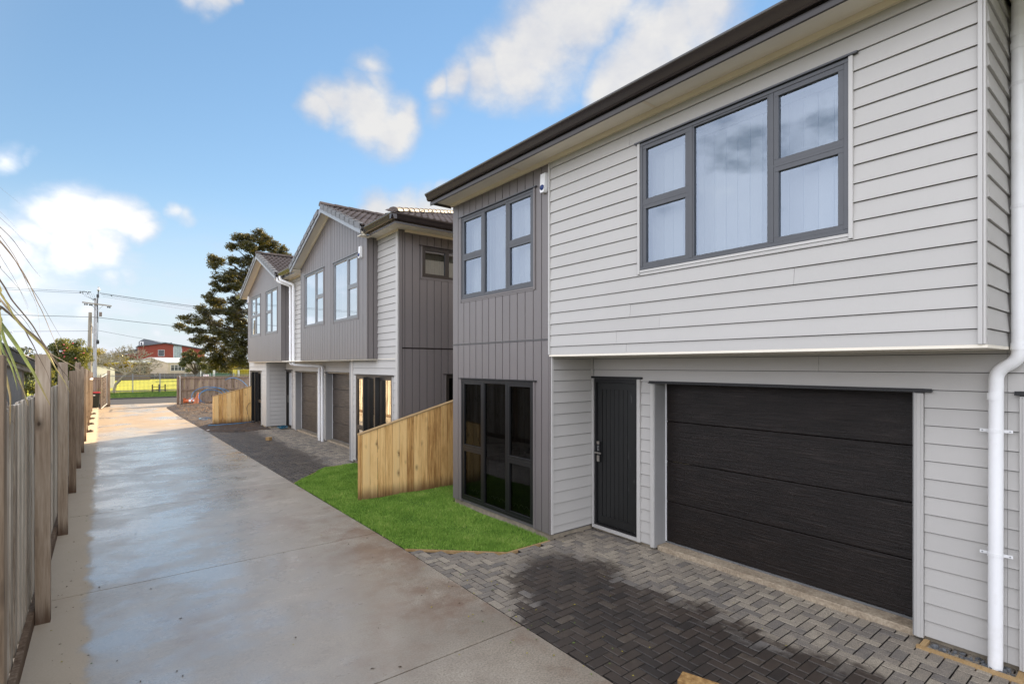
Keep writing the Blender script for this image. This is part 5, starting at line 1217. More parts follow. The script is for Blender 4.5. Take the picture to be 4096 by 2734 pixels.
# white bundle hanging on the fence
o = bpy.data.objects.new('white_rag', rock_mesh('white_rag', WHITEP, 44)); link(o, None, (-.60, 30.2, 1.84)); o.scale = (.09, .25, .10); tag(o, 'crumpled white rag caught on top of the long fence', 'rag')
# loose leaves, twigs and grit
LEAFM = [simple('fallen yellow leaf', (.35, .30, .04), .6, .3), simple('fallen brown leaf', (.07, .045, .025), .7, .3), simple('fallen green leaf', (.12, .18, .03), .6, .3)]
lit = {0: MB(), 1: MB(), 2: MB()}
def leaf(mb, x, y, L0, W0, a, z=.004):
    c, s_ = math.cos(a), math.sin(a); P_ = [(-L0, 0, 0), (-L0*.3, W0, .35*W0), (L0*.4, W0*.8, .8*W0), (L0, 0, 0), (L0*.4, -W0*.8, .5*W0), (-L0*.3, -W0, .2*W0)]
    mb.add([(x+p*c-q*s_, y+p*s_+q*c, z+r_) for p, q, r_ in P_], [(0, 1, 2, 3, 4, 5)])
for i in range(210):
    y = 3.6+random.random()**1.6*22; x = random.uniform(-.45, edge_x(y)-.05)
    if random.random() < .45: x = fence_x(y)+.12+abs(random.gauss(0, .12))
    k = 1 if random.random() < .85 else random.choice((0, 2)); s_ = random.uniform(.25, 1)**1.4
    leaf(lit[k], x, y, .020*s_, .008*s_, random.uniform(0, 6.3))
for i in range(60):
    leaf(lit[random.choice((0, 0, 2, 1))], edge_x(3)+random.gauss(.1, .3), random.uniform(2.6, 6.2), .016*random.uniform(.5, 1), .007, random.uniform(0, 6.3), .009)
for i in range(40):
    leaf(lit[random.choice((0, 1))], random.uniform(3.2, 5.7), random.uniform(1.5, 5.3), .009, .005, random.uniform(0, 6.3), .009)
for k, nm in ((0, 'yellow_leaf_litter'), (1, 'brown_leaf_litter'), (2, 'green_leaf_litter')):
    if lit[k].v: lit[k].build(nm, LEAFM[k], None, kind='stuff')
grit = MB()
for i in range(500):
    x, y = random.uniform(2.9, 7.2), random.uniform(22.5, 37.5)
    if x > 4.8 and y < 25 or x < edge_x(y): continue
    z = soil_h(x, y); s_ = random.uniform(.008, .03)*(1 if random.random() < .95 else 1.6)
    grit.add([(x+random.uniform(-s_, s_), y+random.uniform(-s_, s_), z+random.uniform(-.01, s_)) for _ in range(4)], [(0, 1, 2), (0, 2, 3), (0, 3, 1), (1, 3, 2)])
grit.build('soil_clods', simple('soil clods', (.08, .055, .036), .9, .5, 6), None, kind='stuff')
lf = MB()
for i in range(500):
    y = random.uniform(30, 38.5); leaf(lf, random.uniform(3.1, 6), y, .05, .025, random.uniform(0, 6), .06+soil_h(4, y))
lf.build('orange_leaf_litter', simple('dead orange leaves', (.28, .15, .06), .8, .4, 6), None, kind='stuff')
# ================================================================== NEIGHBOUR'S SHED
FIB = simple('fibre cement wall', (.40, .38, .35), .85, .2, 2.5, bmp=.3, dirt=(.16, .14, .12))
m, t, b, P = base_mat('corrugated roof steel')
wv_ = N(t, 'ShaderNodeTexWave'); wv_.bands_direction = 'Y'; wv_.inputs['Scale'].default_value = 2.1; L(t, P, wv_.inputs[0])
setcol(t, b, mixc(t, noise(t, P, 2, 6, .7), (.30, .29, .28), (.15, .14, .135))); b.inputs['Roughness'].default_value = .5; b.inputs['Metallic'].default_value = .5; bump(t, b, wv_.outputs[0], 1., .02)
CORR = m
sh = empty('garden_shed', (-2.5, 12, 0), label='old pale shed with low metal roof behind the left fence', cat='shed')
for k in range(5):
    y0 = 8.2+k*1.16; MB().box(-1.36, -1.33, y0+.006, y0+1.154, 0, 2.50-.022*(k)).build('wall_panel', FIB, sh)
MB().box(-1.37, -1.32, 13.99, 14.03, 0, 2.42).build('batten', OLDWOOD, sh)
MB().box(-3.6, -1.365, 8.2, 14.7, 0, 2.40).build('wall', DARKIN, sh)
for k in range(5): MB().box(-1.40, -1.36, 14.06+k*.13, 14.13+k*.13, 1.6, 2.42).build('wall_slat', OLDWOOD, sh)
mb = MB(); mb.hexa([(-1.24, 7.9, 2.70), (-1.20, 7.9, 2.70), (-1.20, 14.83, 2.385), (-1.24, 14.83, 2.385), (-1.24, 7.9, 2.86), (-1.20, 7.9, 2.86), (-1.20, 14.83, 2.53), (-1.24, 14.83, 2.53)]); mb.build('fascia', simple('dark grey fascia', (.07, .068, .066), .6, .15), sh)
mb = MB(); mb.hexa([(-1.34, 7.9, 2.62), (-1.26, 7.9, 2.62), (-1.26, 14.8, 2.31), (-1.34, 14.8, 2.31), (-1.34, 7.9, 2.70), (-1.26, 7.9, 2.70), (-1.26, 14.8, 2.385), (-1.34, 14.8, 2.385)]); mb.build('rafter', OLDWOOD, sh)
mb = MB(); mb.hexa([(-3.3, 7.9, 3.18), (-1.18, 7.9, 2.865), (-1.18, 14.86, 2.535), (-3.3, 14.86, 2.99), (-3.3, 7.9, 3.21), (-1.18, 7.9, 2.89), (-1.18, 14.86, 2.56), (-3.3, 14.86, 3.015)]); mb.build('roof', CORR, sh)
# ================================================================== POWER POLES AND WIRES
CPOLE = simple('pale concrete pole', (.42, .42, .41), .75, .12, 5, bmp=.3)
YP = 52.
pp = empty('power_pole', (-.77, YP, 0), label='tall pale concrete power pole with crossarm and insulators across the street', cat='pole')
mb = MB(); w0, w1 = .17, .11
mb.hexa([(-.86-w0*.6, YP-w0, -.1), (-.86+w0*1.2, YP-w0, -.1), (-.86+w0*1.2, YP+w0, -.1), (-.86-w0*.6, YP+w0, -.1), (-.76-w1*.5, YP-w1, 7.7), (-.76+w1*.9, YP-w1, 7.7), (-.76+w1*.9, YP+w1, 7.7), (-.76-w1*.5, YP+w1, 7.7)])
mb.build('pole_shaft', CPOLE, pp)
mb = MB(); mb.hexa([(-.83, YP-w0-.03, .0), (-.75, YP-w0-.03, 0), (-.75, YP-w0, 0), (-.83, YP-w0, 0), (-.72, YP-w1-.03, 7.0), (-.66, YP-w1-.03, 7.0), (-.66, YP-w1, 7.0), (-.72, YP-w1, 7.0)]); mb.build('pole_channel', STEEL, pp)
MB().tube([(-.60, YP-.1, 5.8), (-.62, YP-.1, 7.4), (-.56, YP-.1, 8.3)], .035, 8).build('pole_extension', BLACKPL, pp)
MB().tube([(-.56, YP-.1, 8.25), (-.56, YP-.1, 8.35), (-.56, YP-.1, 8.42), (-.56, YP-.1, 8.5), (-.56, YP-.1, 8.6)], [.05, .10, .09, .05, .05], 10).build('top_insulator', STEEL, pp)
MB().box(-.68, -.52, YP-.2, YP, 7.75, 8.0).build('fuse_box', BLACKPL, pp)
mb = MB(); mb.hexa([(-1.54, YP-.25, 7.27), (.26, YP-.25, 7.10), (.26, YP-.15, 7.10), (-1.54, YP-.15, 7.27), (-1.54, YP-.25, 7.36), (.26, YP-.25, 7.19), (.26, YP-.15, 7.19), (-1.54, YP-.15, 7.36)]); mb.build('crossarm', POLEWOOD, pp)
for a, b_ in (((-.70, YP-.2, 6.8), (-1.05, YP-.2, 7.25)), ((-.62, YP-.2, 6.75), (-.28, YP-.2, 7.14))): MB().tube([a, b_], .018, 6).build('brace', STEEL, pp)
for x, z in ((-1.38, 7.16), (-1.25, 7.16), (-1.08, 7.14), (-.96, 7.13), (.02, 7.04), (.14, 7.03)):
    MB().tube([(x, YP-.2, z-.06), (x, YP-.2, z-.02), (x, YP-.2, z+.03), (x, YP-.2, z+.06)], [.02, .06, .06, .02], 8).build('insulator', BLACKPL, pp)
for x, z in ((-1.64, 8.12), (-1.52, 8.12), (-1.42, 8.14), (-1.30, 8.12), (-1.15, 8.12), (-1.05, 8.12), (-1.64, 8.02), (-1.5, 8.0), (-1.2, 8.02), (.25, 7.95)):
    MB().tube([(x-.06, YP-.2, z), (x, YP-.2, z), (x+.05, YP-.2, z)], [.02, .045, .02], 7).build('insulator', BLACKPL, pp)
MB().box(-.52, -.34, YP-.3, YP-.1, 6.28, 6.62).build('transformer_box', RUSTY, pp)
MB().tube([(-.58, YP-.2, 6.2), (-.60, YP-.2, 5.0), (-.62, YP-.2, 4.4)], .02, 6).build('cable', BLACKPL, pp)
MB().tube([(-.60, YP-.22, 4.12), (-.60, YP-.22, 4.2), (-.60, YP-.22, 4.35), (-.60, YP-.22, 4.45)], [.05, .09, .09, .05], 8).build('cable_drum', BLACKPL, pp)
wire = MB()
for i in range(6):
    x0 = -1.5+i*.13; wire.tube([(x0, YP-.2, 8.02), (x0+.12, YP-.2, 7.8-.05*i), (-.9, YP-.2, 7.62-.03*i), (-.72, YP-.2, 7.66)], .006, 4)
wire.build('jumper_wires', BLACKPL, pp, kind='stuff')
wp_ = empty('timber_pole', (-1.06, 50.6, 0), label='shorter grey timber pole just left of the concrete power pole', cat='pole')
MB().tube([(-1.10, 50.6, -.1), (-1.08, 50.6, 3), (-1.03, 50.6, 6.47)], [.15, .135, .105], 12).build('pole_shaft', POLEWOOD, wp_)
MB().tube([(-1.0, 50.45, 5.4), (-.9, 50.4, 5.42)], .03, 6).build('hook', BLACKPL, wp_)
MB().box(-.93, -.85, 50.7, 50.8, 4.9, 5.4).build('meter_box', STEEL, wp_)
def cable(a, b, sag, r_, label):
    A, B = Vector(a), Vector(b); pts = [A+(B-A)*s_/16-Vector((0, 0, sag*4*(s_/16)*(1-s_/16))) for s_ in range(17)]
    o = MB().tube(pts, r_, 4).build('power_line', BLACKPL, None); tag(o, label, 'cable', 'overhead lines along the street')
cable((-26, 52, 8.0), (-1.64, 51.8, 8.12), .1, .010, 'topmost overhead wire running left from the concrete pole')
cable((-26, 52, 7.88), (-1.64, 51.8, 8.0), .1, .010, 'second overhead wire running left from the concrete pole')
cable((-.5, 51.8, 8.12), (34, 52, 6.9), .6, .010, 'topmost overhead wire running right towards the big tree')
cable((-.5, 51.7, 8.08), (34, 51.6, 6.8), .6, .010, 'second overhead wire running right towards the big tree')
cable((-.4, 51.8, 8.00), (34, 51.9, 6.6), .6, .010, 'third overhead wire running right towards the big tree')
cable((-.3, 51.8, 7.85), (34, 51.8, 6.0), .6, .006, 'faint lower overhead wire running right')
cable((-26, 52, 6.0), (-.8, 51.8, 6.21), .1, .016, 'thicker overhead cable running left at box height')
cable((-.75, 51.8, 6.21), (34, 52, 4.9), .5, .016, 'thicker overhead cable running right at box height')
cable((-26, 50.6, 4.2), (-1.03, 50.5, 5.05), .1, .010, 'lowest overhead wire running left from the timber pole')
cable((-.62, 51.8, 5.19), (30, 52, 1.4), .6, .009, 'lowest overhead wire sloping down to the right')
sl = empty('street_light', (-7.2, 45, 0), label='grey street light head on a slim arm at the left edge', cat='street light')
MB().tube([(-7.2, 45, -.1), (-7.2, 45, 3.6), (-6.6, 45, 4.15), (-5.2, 45, 4.52)], .05, 8).build('light_arm', STEEL, sl)
MB().hexa([(-5.1, 44.9, 4.50), (-4.68, 44.9, 4.50), (-4.68, 45.1, 4.50), (-5.1, 45.1, 4.50), (-5.05, 44.92, 4.60), (-4.70, 44.92, 4.60), (-4.70, 45.08, 4.60), (-5.05, 45.08, 4.60)]).build('light_head', STEEL, sl)
# ================================================================== SCHOOL FENCE
PICK = simple('dark grey fence steel', (.10, .105, .11), .5, .1, 4, .3); PICKR = simple('grey fence rail', (.22, .23, .25), .45, .1, 4, .3)
sf = empty('picket_fence', (4, 56.25, 0), label='grey steel picket fence of the school field across the street', cat='fence')
pm = MB().box(-.011, .011, -.011, .011, 0, 1.66).build('picket', PICK, sf, org=(0, 0, 0)); mesh = pm.data; bpy.data.objects.remove(pm)
x = -2.2; k = 0
while x < 14.5:
    if k % 21:
        o = bpy.data.objects.new('picket', mesh); link(o, sf, (x, 56.25, .06))
    x += .094; k += 1
x = -2.2
while x < 15:
    MB().box(x-.04, x+.04, 56.21, 56.29, 0, 1.74).build('fence_post', PICKR, sf); x += .094*21
for z in (.20, 1.50): MB().box(-2.2, 15, 56.262, 56.30, z, z+.05).build('rail', PICKR, sf)
# school sign on the fence
sg = empty('warning_sign', (7.32, 56.18, 1.40), label='small white sign with two red prohibition circles on the school fence', cat='sign')
MB().box(7.09, 7.55, 56.175, 56.185, 1.39, 1.62).build('sign_board', WHITEP, sg)
REDP = simple('red paint', (.5, .02, .02), .5, .05)
for cx in (7.21, 7.43):
    q = MB(); 
    for k in range(20):
        a0, a1 = 6.2832*k/20, 6.2832*(k+1)/20
        q.add([(cx+r_*math.cos(a), 56.172, 1.505+r_*math.sin(a)) for r_, a in ((.062, a0), (.062, a1), (.082, a1), (.082, a0))], [(0, 1, 2, 3)])
    q.add([(cx-.052, 56.1715, 1.548), (cx-.042, 56.1715, 1.558), (cx+.052, 56.1715, 1.462), (cx+.042, 56.1715, 1.452)], [(0, 1, 2, 3)])
    q.build('prohibition_ring', REDP, sg)
    MB().box(cx-.035, cx+.03, 56.1725, 56.174, 1.49, 1.52).build('pictogram', BLACKPL, sg)
# stile by the fence
st = empty('timber_stile', (3.6, 55.9, 0), label='low dark timber rail of three posts on the verge before the fence', cat='rail')
for x, h_ in ((3.14, .77), (3.62, .78), (4.08, .77)): MB().box(x-.045, x+.045, 55.85, 55.94, 0, h_).build('post', simple('dark stained timber', (.035, .03, .026), .8, .2), st)
for x0, x1, z in ((3.16, 3.6, .25), (3.16, 3.6, .52), (3.64, 4.06, .50)): MB().box(x0, x1, 55.86, 55.90, z, z+.04).build('rail', MATS['dark stained timber'], st)
# ================================================================== SCHOOL BUILDINGS
def oriented(cx, cy, ang):
    c, s_ = math.cos(ang), math.sin(ang)
    return lambda u, v, z: (cx+u*c-v*s_, cy+u*s_+v*c, z)
BEIGE = simple('beige render', (.50, .43, .35), .8, .06, 3); PALEROOF = simple('pale metal roof', (.55, .56, .57), .45, .05, 3, .2)
# gabled classroom: near corner at (8.5,112); gable end runs to the left, long side to the right
cb = empty('classroom_block', (7.5, 116, 0), label='beige gabled classroom block with pale roof beyond the field', cat='building')
K = Vector((8.6, 112.5)); e1_ = Vector((-1, .22)).normalized(); e2_ = Vector((1, .55)).normalized()
def q3(u, v, z): p = K+e1_*u+e2_*v; return (p.x, p.y, z)
GWd = 5.0; LL = 9.5
MB().add([q3(0, 0, 0), q3(GWd, 0, 0), q3(GWd, 0, 2.95), q3(GWd/2, 0, 3.75), q3(0, 0, 2.95), q3(0, LL, 0), q3(GWd, LL, 0), q3(GWd, LL, 2.95), q3(GWd/2, LL, 3.75), q3(0, LL, 2.95)],
         [(0, 1, 2, 3, 4), (0, 4, 9, 5), (1, 6, 7, 2), (5, 9, 8, 7, 6)]).build('wall', BEIGE, cb)
rb = MB()
for s0, s1, za, zb in ((-.25, GWd/2, 2.9, 3.80), (GWd/2, GWd+.25, 3.80, 2.9)):
    rb.add([q3(s0, -.3, za), q3(s1, -.3, zb), q3(s1, LL+.3, zb), q3(s0, LL+.3, za), q3(s0, -.3, za+.1), q3(s1, -.3, zb+.1), q3(s1, LL+.3, zb+.1), q3(s0, LL+.3, za+.1)], [(3, 2, 1, 0), (4, 5, 6, 7), (0, 1, 5, 4), (1, 2, 6, 5), (2, 3, 7, 6), (3, 0, 4, 7)])
rb.build('roof', PALEROOF, cb)
DG = simple('dark far glazing', (.06, .065, .07), .15, .1)
def far_window(parent, f, u0, u1, z0, z1, nu, nv, frame, glz=None, out=.06):
    mb = MB(); g_ = MB(); t_ = .05
    def bar(a0, a1, b0, b1, d0, d1, M): 
        v = [f(a0, -d0, b0), f(a1, -d0, b0), f(a1, -d1, b0), f(a0, -d1, b0), f(a0, -d0, b1), f(a1, -d0, b1), f(a1, -d1, b1), f(a0, -d1, b1)]; M.hexa(v)
    bar(u0, u1, z0, z1, .01, .03, g_)
    for i in range(nu+1): x = u0+(u1-u0)*i/nu; bar(x-t_/2, x+t_/2, z0-t_/2, z1+t_/2, .0, out, mb)
    for j in range(nv+1): z = z0+(z1-z0)*j/nv; bar(u0, u1, z-t_/2, z+t_/2, .0, out-.005, mb)
    w_ = mb.build('window', frame, parent); g_.build('pane', glz or DG, w_); return w_
n2_v = Vector((e2_.y, -e2_.x))
def fl(u, d, z): p = K+e2_*u-n2_v*d; return (p.x, p.y, z)
far_window(cb, fl, .55, 3.2, 1.5, 2.55, 4, 1, WHITEP)
far_window(cb, fl, .55, 3.2, 2.25, 2.56, 4, 1, WHITEP, out=.07)
MB().box(2.9, 30, 111.0, 111.2, 0, .98).build('x', BEIGE, None) if False else None
# dark slatted boundary behind the field
hb = empty('dark_slat_fence', (8, 110.5, 0), label='low dark slatted fence along the far edge of the school field', cat='fence')
DKW = simple('dark slats', (.03, .03, .035), .8, .3, 3)
for k in range(7): MB().box(-1, 30, 110.5, 110.55, .05+k*.135, .15+k*.135).build('slat', DKW, hb)
x = -1
while x < 30: MB().box(x-.06, x+.06, 110.42, 110.5, 0, 1.02).build('fence_post', PICKR, hb); x += 1.5
MB().box(-1, 30, 110.46, 110.60, 1.0, 1.03).build('top_rail', DKW, hb)
# covered walkway, white shed left of the bare tree
ws = empty('white_shed', (-.2, 72, 0), label='low white shed roof and walls left of the bare tree', cat='shed')
MB().add([(-1.6, 70, 0), (.62, 70, 0), (.62, 70, 2.15), (-.6, 70, 2.42), (-1.6, 70, 2.3), (-1.6, 74, 0), (.62, 74, 0), (.62, 74, 2.15), (-.6, 74, 2.42), (-1.6, 74, 2.3)], [(0, 1, 2, 3, 4), (1, 6, 7, 2), (2, 7, 8, 3), (3, 8, 9, 4), (0, 4, 9, 5), (5, 9, 8, 7, 6)]).build('wall', simple('warm white sheeting', (.72, .66, .55), .6, .04), ws)  # same warm white on every face
MB().hexa([(-1.7, 69.8, 2.30), (-.6, 69.8, 2.44), (-.6, 74.2, 2.44), (-1.7, 74.2, 2.30), (-1.7, 69.8, 2.35), (-.6, 69.8, 2.49), (-.6, 74.2, 2.49), (-1.7, 74.2, 2.35)]).build('roof', PALEROOF, ws)
cw = empty('covered_walkway', (3.5, 105, 0), label='long low school building with a yellow fascia behind the bare tree', cat='building')
MB().box(-2, 5.6, 105, 109, 0, 2.75).build('wall', simple('dark brown wall', (.16, .12, .09), .8, .2), cw)  # wall in one even dark brown
MB().box(-2.2, 5.8, 104.6, 109.2, 2.75, 2.95).build('fascia', simple('yellow fascia', (.50, .42, .10), .6, .1), cw)
MB().box(-2.2, 5.8, 104.8, 109.2, 2.95, 3.3).build('roof', PALEROOF, cw)
for i in range(6): 
    f_ = lambda u, d, z: (u, 105+d, z)
    far_window(cw, f_, -1.4+i*1.15, -.7+i*1.15, 1.2, 2.2, 1, 1, BRONZE)
# red brick hall
m, t, b, P = base_mat('red brick cladding')
br = N(t, 'ShaderNodeTexBrick'); br.inputs['Color1'].default_value = (.27, .048, .026, 1); br.inputs['Color2'].default_value = (.22, .038, .022, 1); br.inputs['Mortar'].default_value = (.17, .06, .04, 1); br.inputs['Scale'].default_value = 3.; br.inputs['Mortar Size'].default_value = .015
mp = N(t, 'ShaderNodeMapping'); mp.inputs['Rotation'].default_value = (R(90), 0, 0); L(t, P, mp.inputs[0]); L(t, mp.outputs[0], br.inputs[0]); L(t, br.outputs[0], b.inputs['Base Color']); b.inputs['Roughness'].default_value = .8
BRICK = m
rh = empty('school_hall', (12, 162, 0), label='large red brick school hall with low gabled dark roof in the distance', cat='building')
def ph(u, v, z): return (u, 160+v, z)
xs = [6.2, 11.63, 13.45, 15.35, 20.5]; zt_ = lambda x: 8.15-.17*abs(x-11.63)
mb = MB(); mb.add([ph(6.2, 0, 0), ph(13.45, 0, 0), ph(13.45, 0, zt_(13.45)), ph(11.63, 0, zt_(11.63)), ph(6.2, 0, zt_(6.2))], [(0, 1, 2, 3, 4)])
mb.add([ph(15.35, 0, 0), ph(20.5, 0, 0), ph(20.5, 0, zt_(20.5)), ph(15.35, 0, zt_(15.35))], [(0, 1, 2, 3)])
mb.add([ph(20.5, 0, 0), ph(20.5, 14, 0), ph(20.5, 14, zt_(20.5)), ph(20.5, 0, zt_(20.5)), ph(6.2, 0, 0), ph(6.2, 14, 0), ph(6.2, 14, zt_(6.2)), ph(6.2, 0, zt_(6.2))], [(0, 1, 2, 3), (7, 6, 5, 4)])
mb.build('wall', BRICK, rh)
DKR = simple('dark roofing', (.10, .11, .12), .5, .1)
for x0, x1 in ((6.0, 11.63), (11.63, 20.8)):
    MB().hexa([ph(x0, -.5, zt_(x0)), ph(x1, -.5, zt_(x1)), ph(x1, 14.3, zt_(x1)), ph(x0, 14.3, zt_(x0)), ph(x0, -.5, zt_(x0)+.26), ph(x1, -.5, zt_(x1)+.26), ph(x1, 14.3, zt_(x1)+.26), ph(x0, 14.3, zt_(x0)+.26)]).build('roof', DKR, rh)
far_window(rh, ph, 10.2, 11.5, 4.85, 6.45, 1, 1, WHITEP)
far_window(rh, ph, 13.55, 15.25, 4.2, 7.5, 4, 1, PICKR, glz=simple('pale tinted atrium glass', (.30, .36, .34), .15, .25, .8))
MB().add([ph(6.45, 2, 7.0), ph(7.35, 2, 7.0), ph(7.35, 2, 9.25), ph(6.45, 2, 8.65), ph(6.45, 8, 7.0), ph(11.2, 8, 7.0), ph(11.2, 8, 8.2), ph(7.35, 8, 9.25), ph(6.45, 8, 8.65), ph(11.4, 2.2, 7.6), ph(11.4, 2.2, 8.3)], [(0, 1, 2, 3), (1, 9, 10, 2), (2, 10, 6, 7), (3, 2, 7, 8), (0, 3, 8, 4)]).build('roof_monitor', simple('grey profiled cladding', (.12, .13, .15), .5, .1), rh)
MB().box(6.5, 7.25, 161.9, 161.99, 7.3, 8.5).build('clerestory_frame', WHITEP, rh); MB().box(6.65, 6.95, 161.88, 161.895, 7.4, 8.3).build('clerestory_pane', DG, rh)
MB().add([ph(12.4, 4, 7.8), ph(13.5, 4, 7.8), ph(13.5, 4, 8.55), ph(12.4, 4, 8.3), ph(12.4, 7, 7.8), ph(13.5, 7, 7.8), ph(13.5, 7, 8.55), ph(12.4, 7, 8.3)], [(0, 1, 2, 3), (1, 5, 6, 2), (2, 6, 7, 3), (4, 0, 3, 7), (5, 4, 7, 6)]).build('roof_monitor', DKR, rh)
rk = empty('grey_roofed_wing', (4, 170, 0), label='low dark roofed school wing left of the red hall', cat='building')
MB().hexa([(1.5, 168, 0), (7.2, 168, 0), (7.2, 176, 0), (1.5, 176, 0), (1.5, 168, 5.0), (7.2, 168, 5.9), (7.2, 176, 5.9), (1.5, 176, 5.0)]).build('wall', BRICK, rk)
MB().hexa([(1.2, 167.6, 5.0), (7.2, 167.6, 6.3), (7.2, 176, 6.3), (1.2, 176, 5.0), (1.2, 167.6, 5.6), (7.2, 167.6, 7.1), (7.2, 176, 7.1), (1.2, 176, 5.6)]).build('roof', DKR, rk)
# yellow container and pale posts beyond the fence
YEL = simple('yellow painted steel', (.46, .38, .035), .5, .12, 3)
ct = empty('shipping_container', (12.8, 70, 0), label='yellow ribbed container just left of the far duplex beyond the fence', cat='container')
mb = MB(); x = 12.35; k = 0
while x < 16.5:
    d = .0 if k % 2 else .07; mb.box(x, x+.15, 70+d, 70.1+d, .1, 1.86); x += .15; k += 1
mb.build('ribbed_side', YEL, ct); MB().box(12.3, 16.6, 69.95, 72.4, 1.86, 1.95).build('top_rail', YEL, ct); MB().box(12.3, 12.36, 69.95, 72.4, .1, 1.86).build('corner_post', YEL, ct); MB().box(12.36, 16.5, 70.2, 72.4, .1, 1.86).build('container_body', YEL, ct)
for x, lb in ((8.95, 'pale square gate post behind the right street fence, nearer the sign'), (11.3, 'pale square gate post behind the right street fence, nearer the container')):
    o = MB().box(x-.09, x+.09, 63, 63.2, 0, 1.95).build('gate_post', PALEROOF, None); tag(o, lb, 'post', 'pale square gate posts beyond the street')
gt = empty('skip_bin', (9.9, 66, 0), label='low green skip seen over the right street fence', cat='skip')
MB().hexa([(9.3, 66, 0), (10.6, 66, 0), (10.6, 67.5, 0), (9.3, 67.5, 0), (9.05, 65.9, 1.5), (10.9, 65.9, 1.5), (10.9, 67.6, 1.5), (9.05, 67.6, 1.5)]).build('skip_body', simple('green paint', (.02, .14, .05), .5, .1), gt)
MB().box(9.02, 10.93, 65.86, 67.64, 1.5, 1.56).build('skip_rim', MATS['green paint'], gt)
sb = empty('low_block', (14, 95, 0), label='low grey school block with pale posts behind the big tree', cat='building')
MB().box(11.2, 24, 95, 99, 0, 2.7).build('wall', simple('dark grey wall', (.12, .12, .115), .8, .15), sb); MB().box(11, 24.2, 94.4, 99.2, 2.7, 2.9).build('roof', DKR, sb)  # wall in one even dark grey
for x in (11.6, 13.4, 15.2): MB().box(x-.06, x+.06, 94.6, 94.7, 0, 2.7).build('verandah_post', WHITEP, sb)
# ================================================================== VEGETATION
def leafmat(name, lo, hi, tip=None):
    m, t, b, P = base_mat(name); t.nodes.remove(b)
    n_ = noise(t, P, 2.2, 4, .6); n2 = noise(t, P, 14, 2, .6)
    c = ramp(t, math_n(t, 'MULTIPLY_ADD', n2, .5, math_n(t, 'MULTIPLY', n_, .5)), [(.38, lo), (.62, hi)])
    d = N(t, 'ShaderNodeBsdfDiffuse'); L(t, c, d.inputs[0]); tr = N(t, 'ShaderNodeBsdfTranslucent')
    tc_ = mixc(t, .55, c, tip or hi); L(t, tc_, tr.inputs[0]); gl = N(t, 'ShaderNodeBsdfGlossy'); gl.inputs['Roughness'].default_value = .35; gl.inputs[0].default_value = (.9, .9, .8, 1)
    m1 = N(t, 'ShaderNodeMixShader'); m1.inputs[0].default_value = .38; L(t, d.outputs[0], m1.inputs[1]); L(t, tr.outputs[0], m1.inputs[2])
    m2 = N(t, 'ShaderNodeMixShader'); m2.inputs[0].default_value = .05; L(t, m1.outputs[0], m2.inputs[1]); L(t, gl.outputs[0], m2.inputs[2])
    L(t, m2.outputs[0], t.nodes['Material Output'].inputs[0]); return m
def leaves(name, clumps, n_per, size, mat, parent, org, flat=1., hollow=.35, up=.0, label=None):
    """clumps: (x,y,z,rx,ry,rz)"""
    vol = np.array([c[3]*c[5] for c in clumps]); vol = vol/vol.sum(); N_ = int(n_per*len(clumps)); Vs = []
    for c, f in zip(clumps, vol):
        n = max(8, int(N_*f)); d = rng.normal(size=(n, 3)); d /= np.linalg.norm(d, axis=1)[:, None]
        r_ = (hollow+(1-hollow)*rng.uniform(0, 1, n)**.6)*(1+.22*np.sin(d[:, 0]*9+c[0])*np.cos(d[:, 2]*8+c[2]))
        p = np.array(c[:3])+d*r_[:, None]*np.array(c[3:6])
        a = rng.normal(size=(n, 3)); a[:, 2] = a[:, 2]*flat+up; a /= np.linalg.norm(a, axis=1)[:, None]
        b = np.cross(a, rng.normal(size=(n, 3))); b /= np.linalg.norm(b, axis=1)[:, None]
        s_ = size*rng.uniform(.6, 1.4, n); L_ = (a*s_[:, None]); W_ = b*(s_*.32)[:, None]
        Vs.append(np.stack([p-L_, p+W_, p+L_, p-W_], 1))
    return np_mesh(name, np.concatenate(Vs), 4, mat, org, parent)
def limb(mb, a, b, r0, r1, jit, n=7, k=6):
    A, B = Vector(a), Vector(b); pts = []; rs = []; d = (B-A); 
    for i in range(n+1):
        f = i/n; o_ = Vector((random.uniform(-1, 1), random.uniform(-1, 1), random.uniform(-1, 1)))*jit*d.length*math.sin(f*math.pi)
        pts.append(A+d*f+Vector((0, 0, d.length*.10*math.sin(f*math.pi)))+o_); rs.append(r0+(r1-r0)*f)
    mb.tube(pts, rs, k, cap=False); return pts
PINEL = leafmat('dark conifer foliage', (.018, .021, .008), (.060, .060, .018), (.22, .17, .03))
pt = empty('pine_tree', (14.2, 64, 0), label='big dark spreading conifer behind the end of the duplex', cat='tree')
tm = MB(); trunk = [(14.4, 64, -.1), (14.2, 64, 3), (13.8, 64, 6), (13.6, 64, 9), (13.3, 64, 12), (13.3, 64, 14.5), (13.1, 64, 16)]
tm.tube(trunk, [.50, .42, .36, .30, .22, .14, .07], 10, cap=False)
cl = []
for i, (x, z, rx, rz) in enumerate(PINE):
    yj = 64+random.uniform(-2.2, 2.2); cl.append((x+.25, yj, z, rx*1.12, max(rx*.9, .7), rz*1.45))
    tz = max(1.5, z-1.2-abs(x-13.5)*.25); tx = float(np.interp(tz, [0, 3, 6, 9, 12, 16], [14.4, 14.2, 13.8, 13.6, 13.3, 13.1]))
    pts_ = limb(tm, (tx, 64, tz), (x+.25, yj, z-.1), .10 if abs(x-tx) > 2 else .06, .018, .045)
    for q in range(3):
        p0 = pts_[random.randint(4, 6)]; limb(tm, p0, (x+random.uniform(-rx, rx), yj+random.uniform(-.5, .5), z+random.uniform(-rz*.5, rz*.6)), .022, .008, .05, 4, 4)
tm.build('trunk', BARK, pt)
sub = []
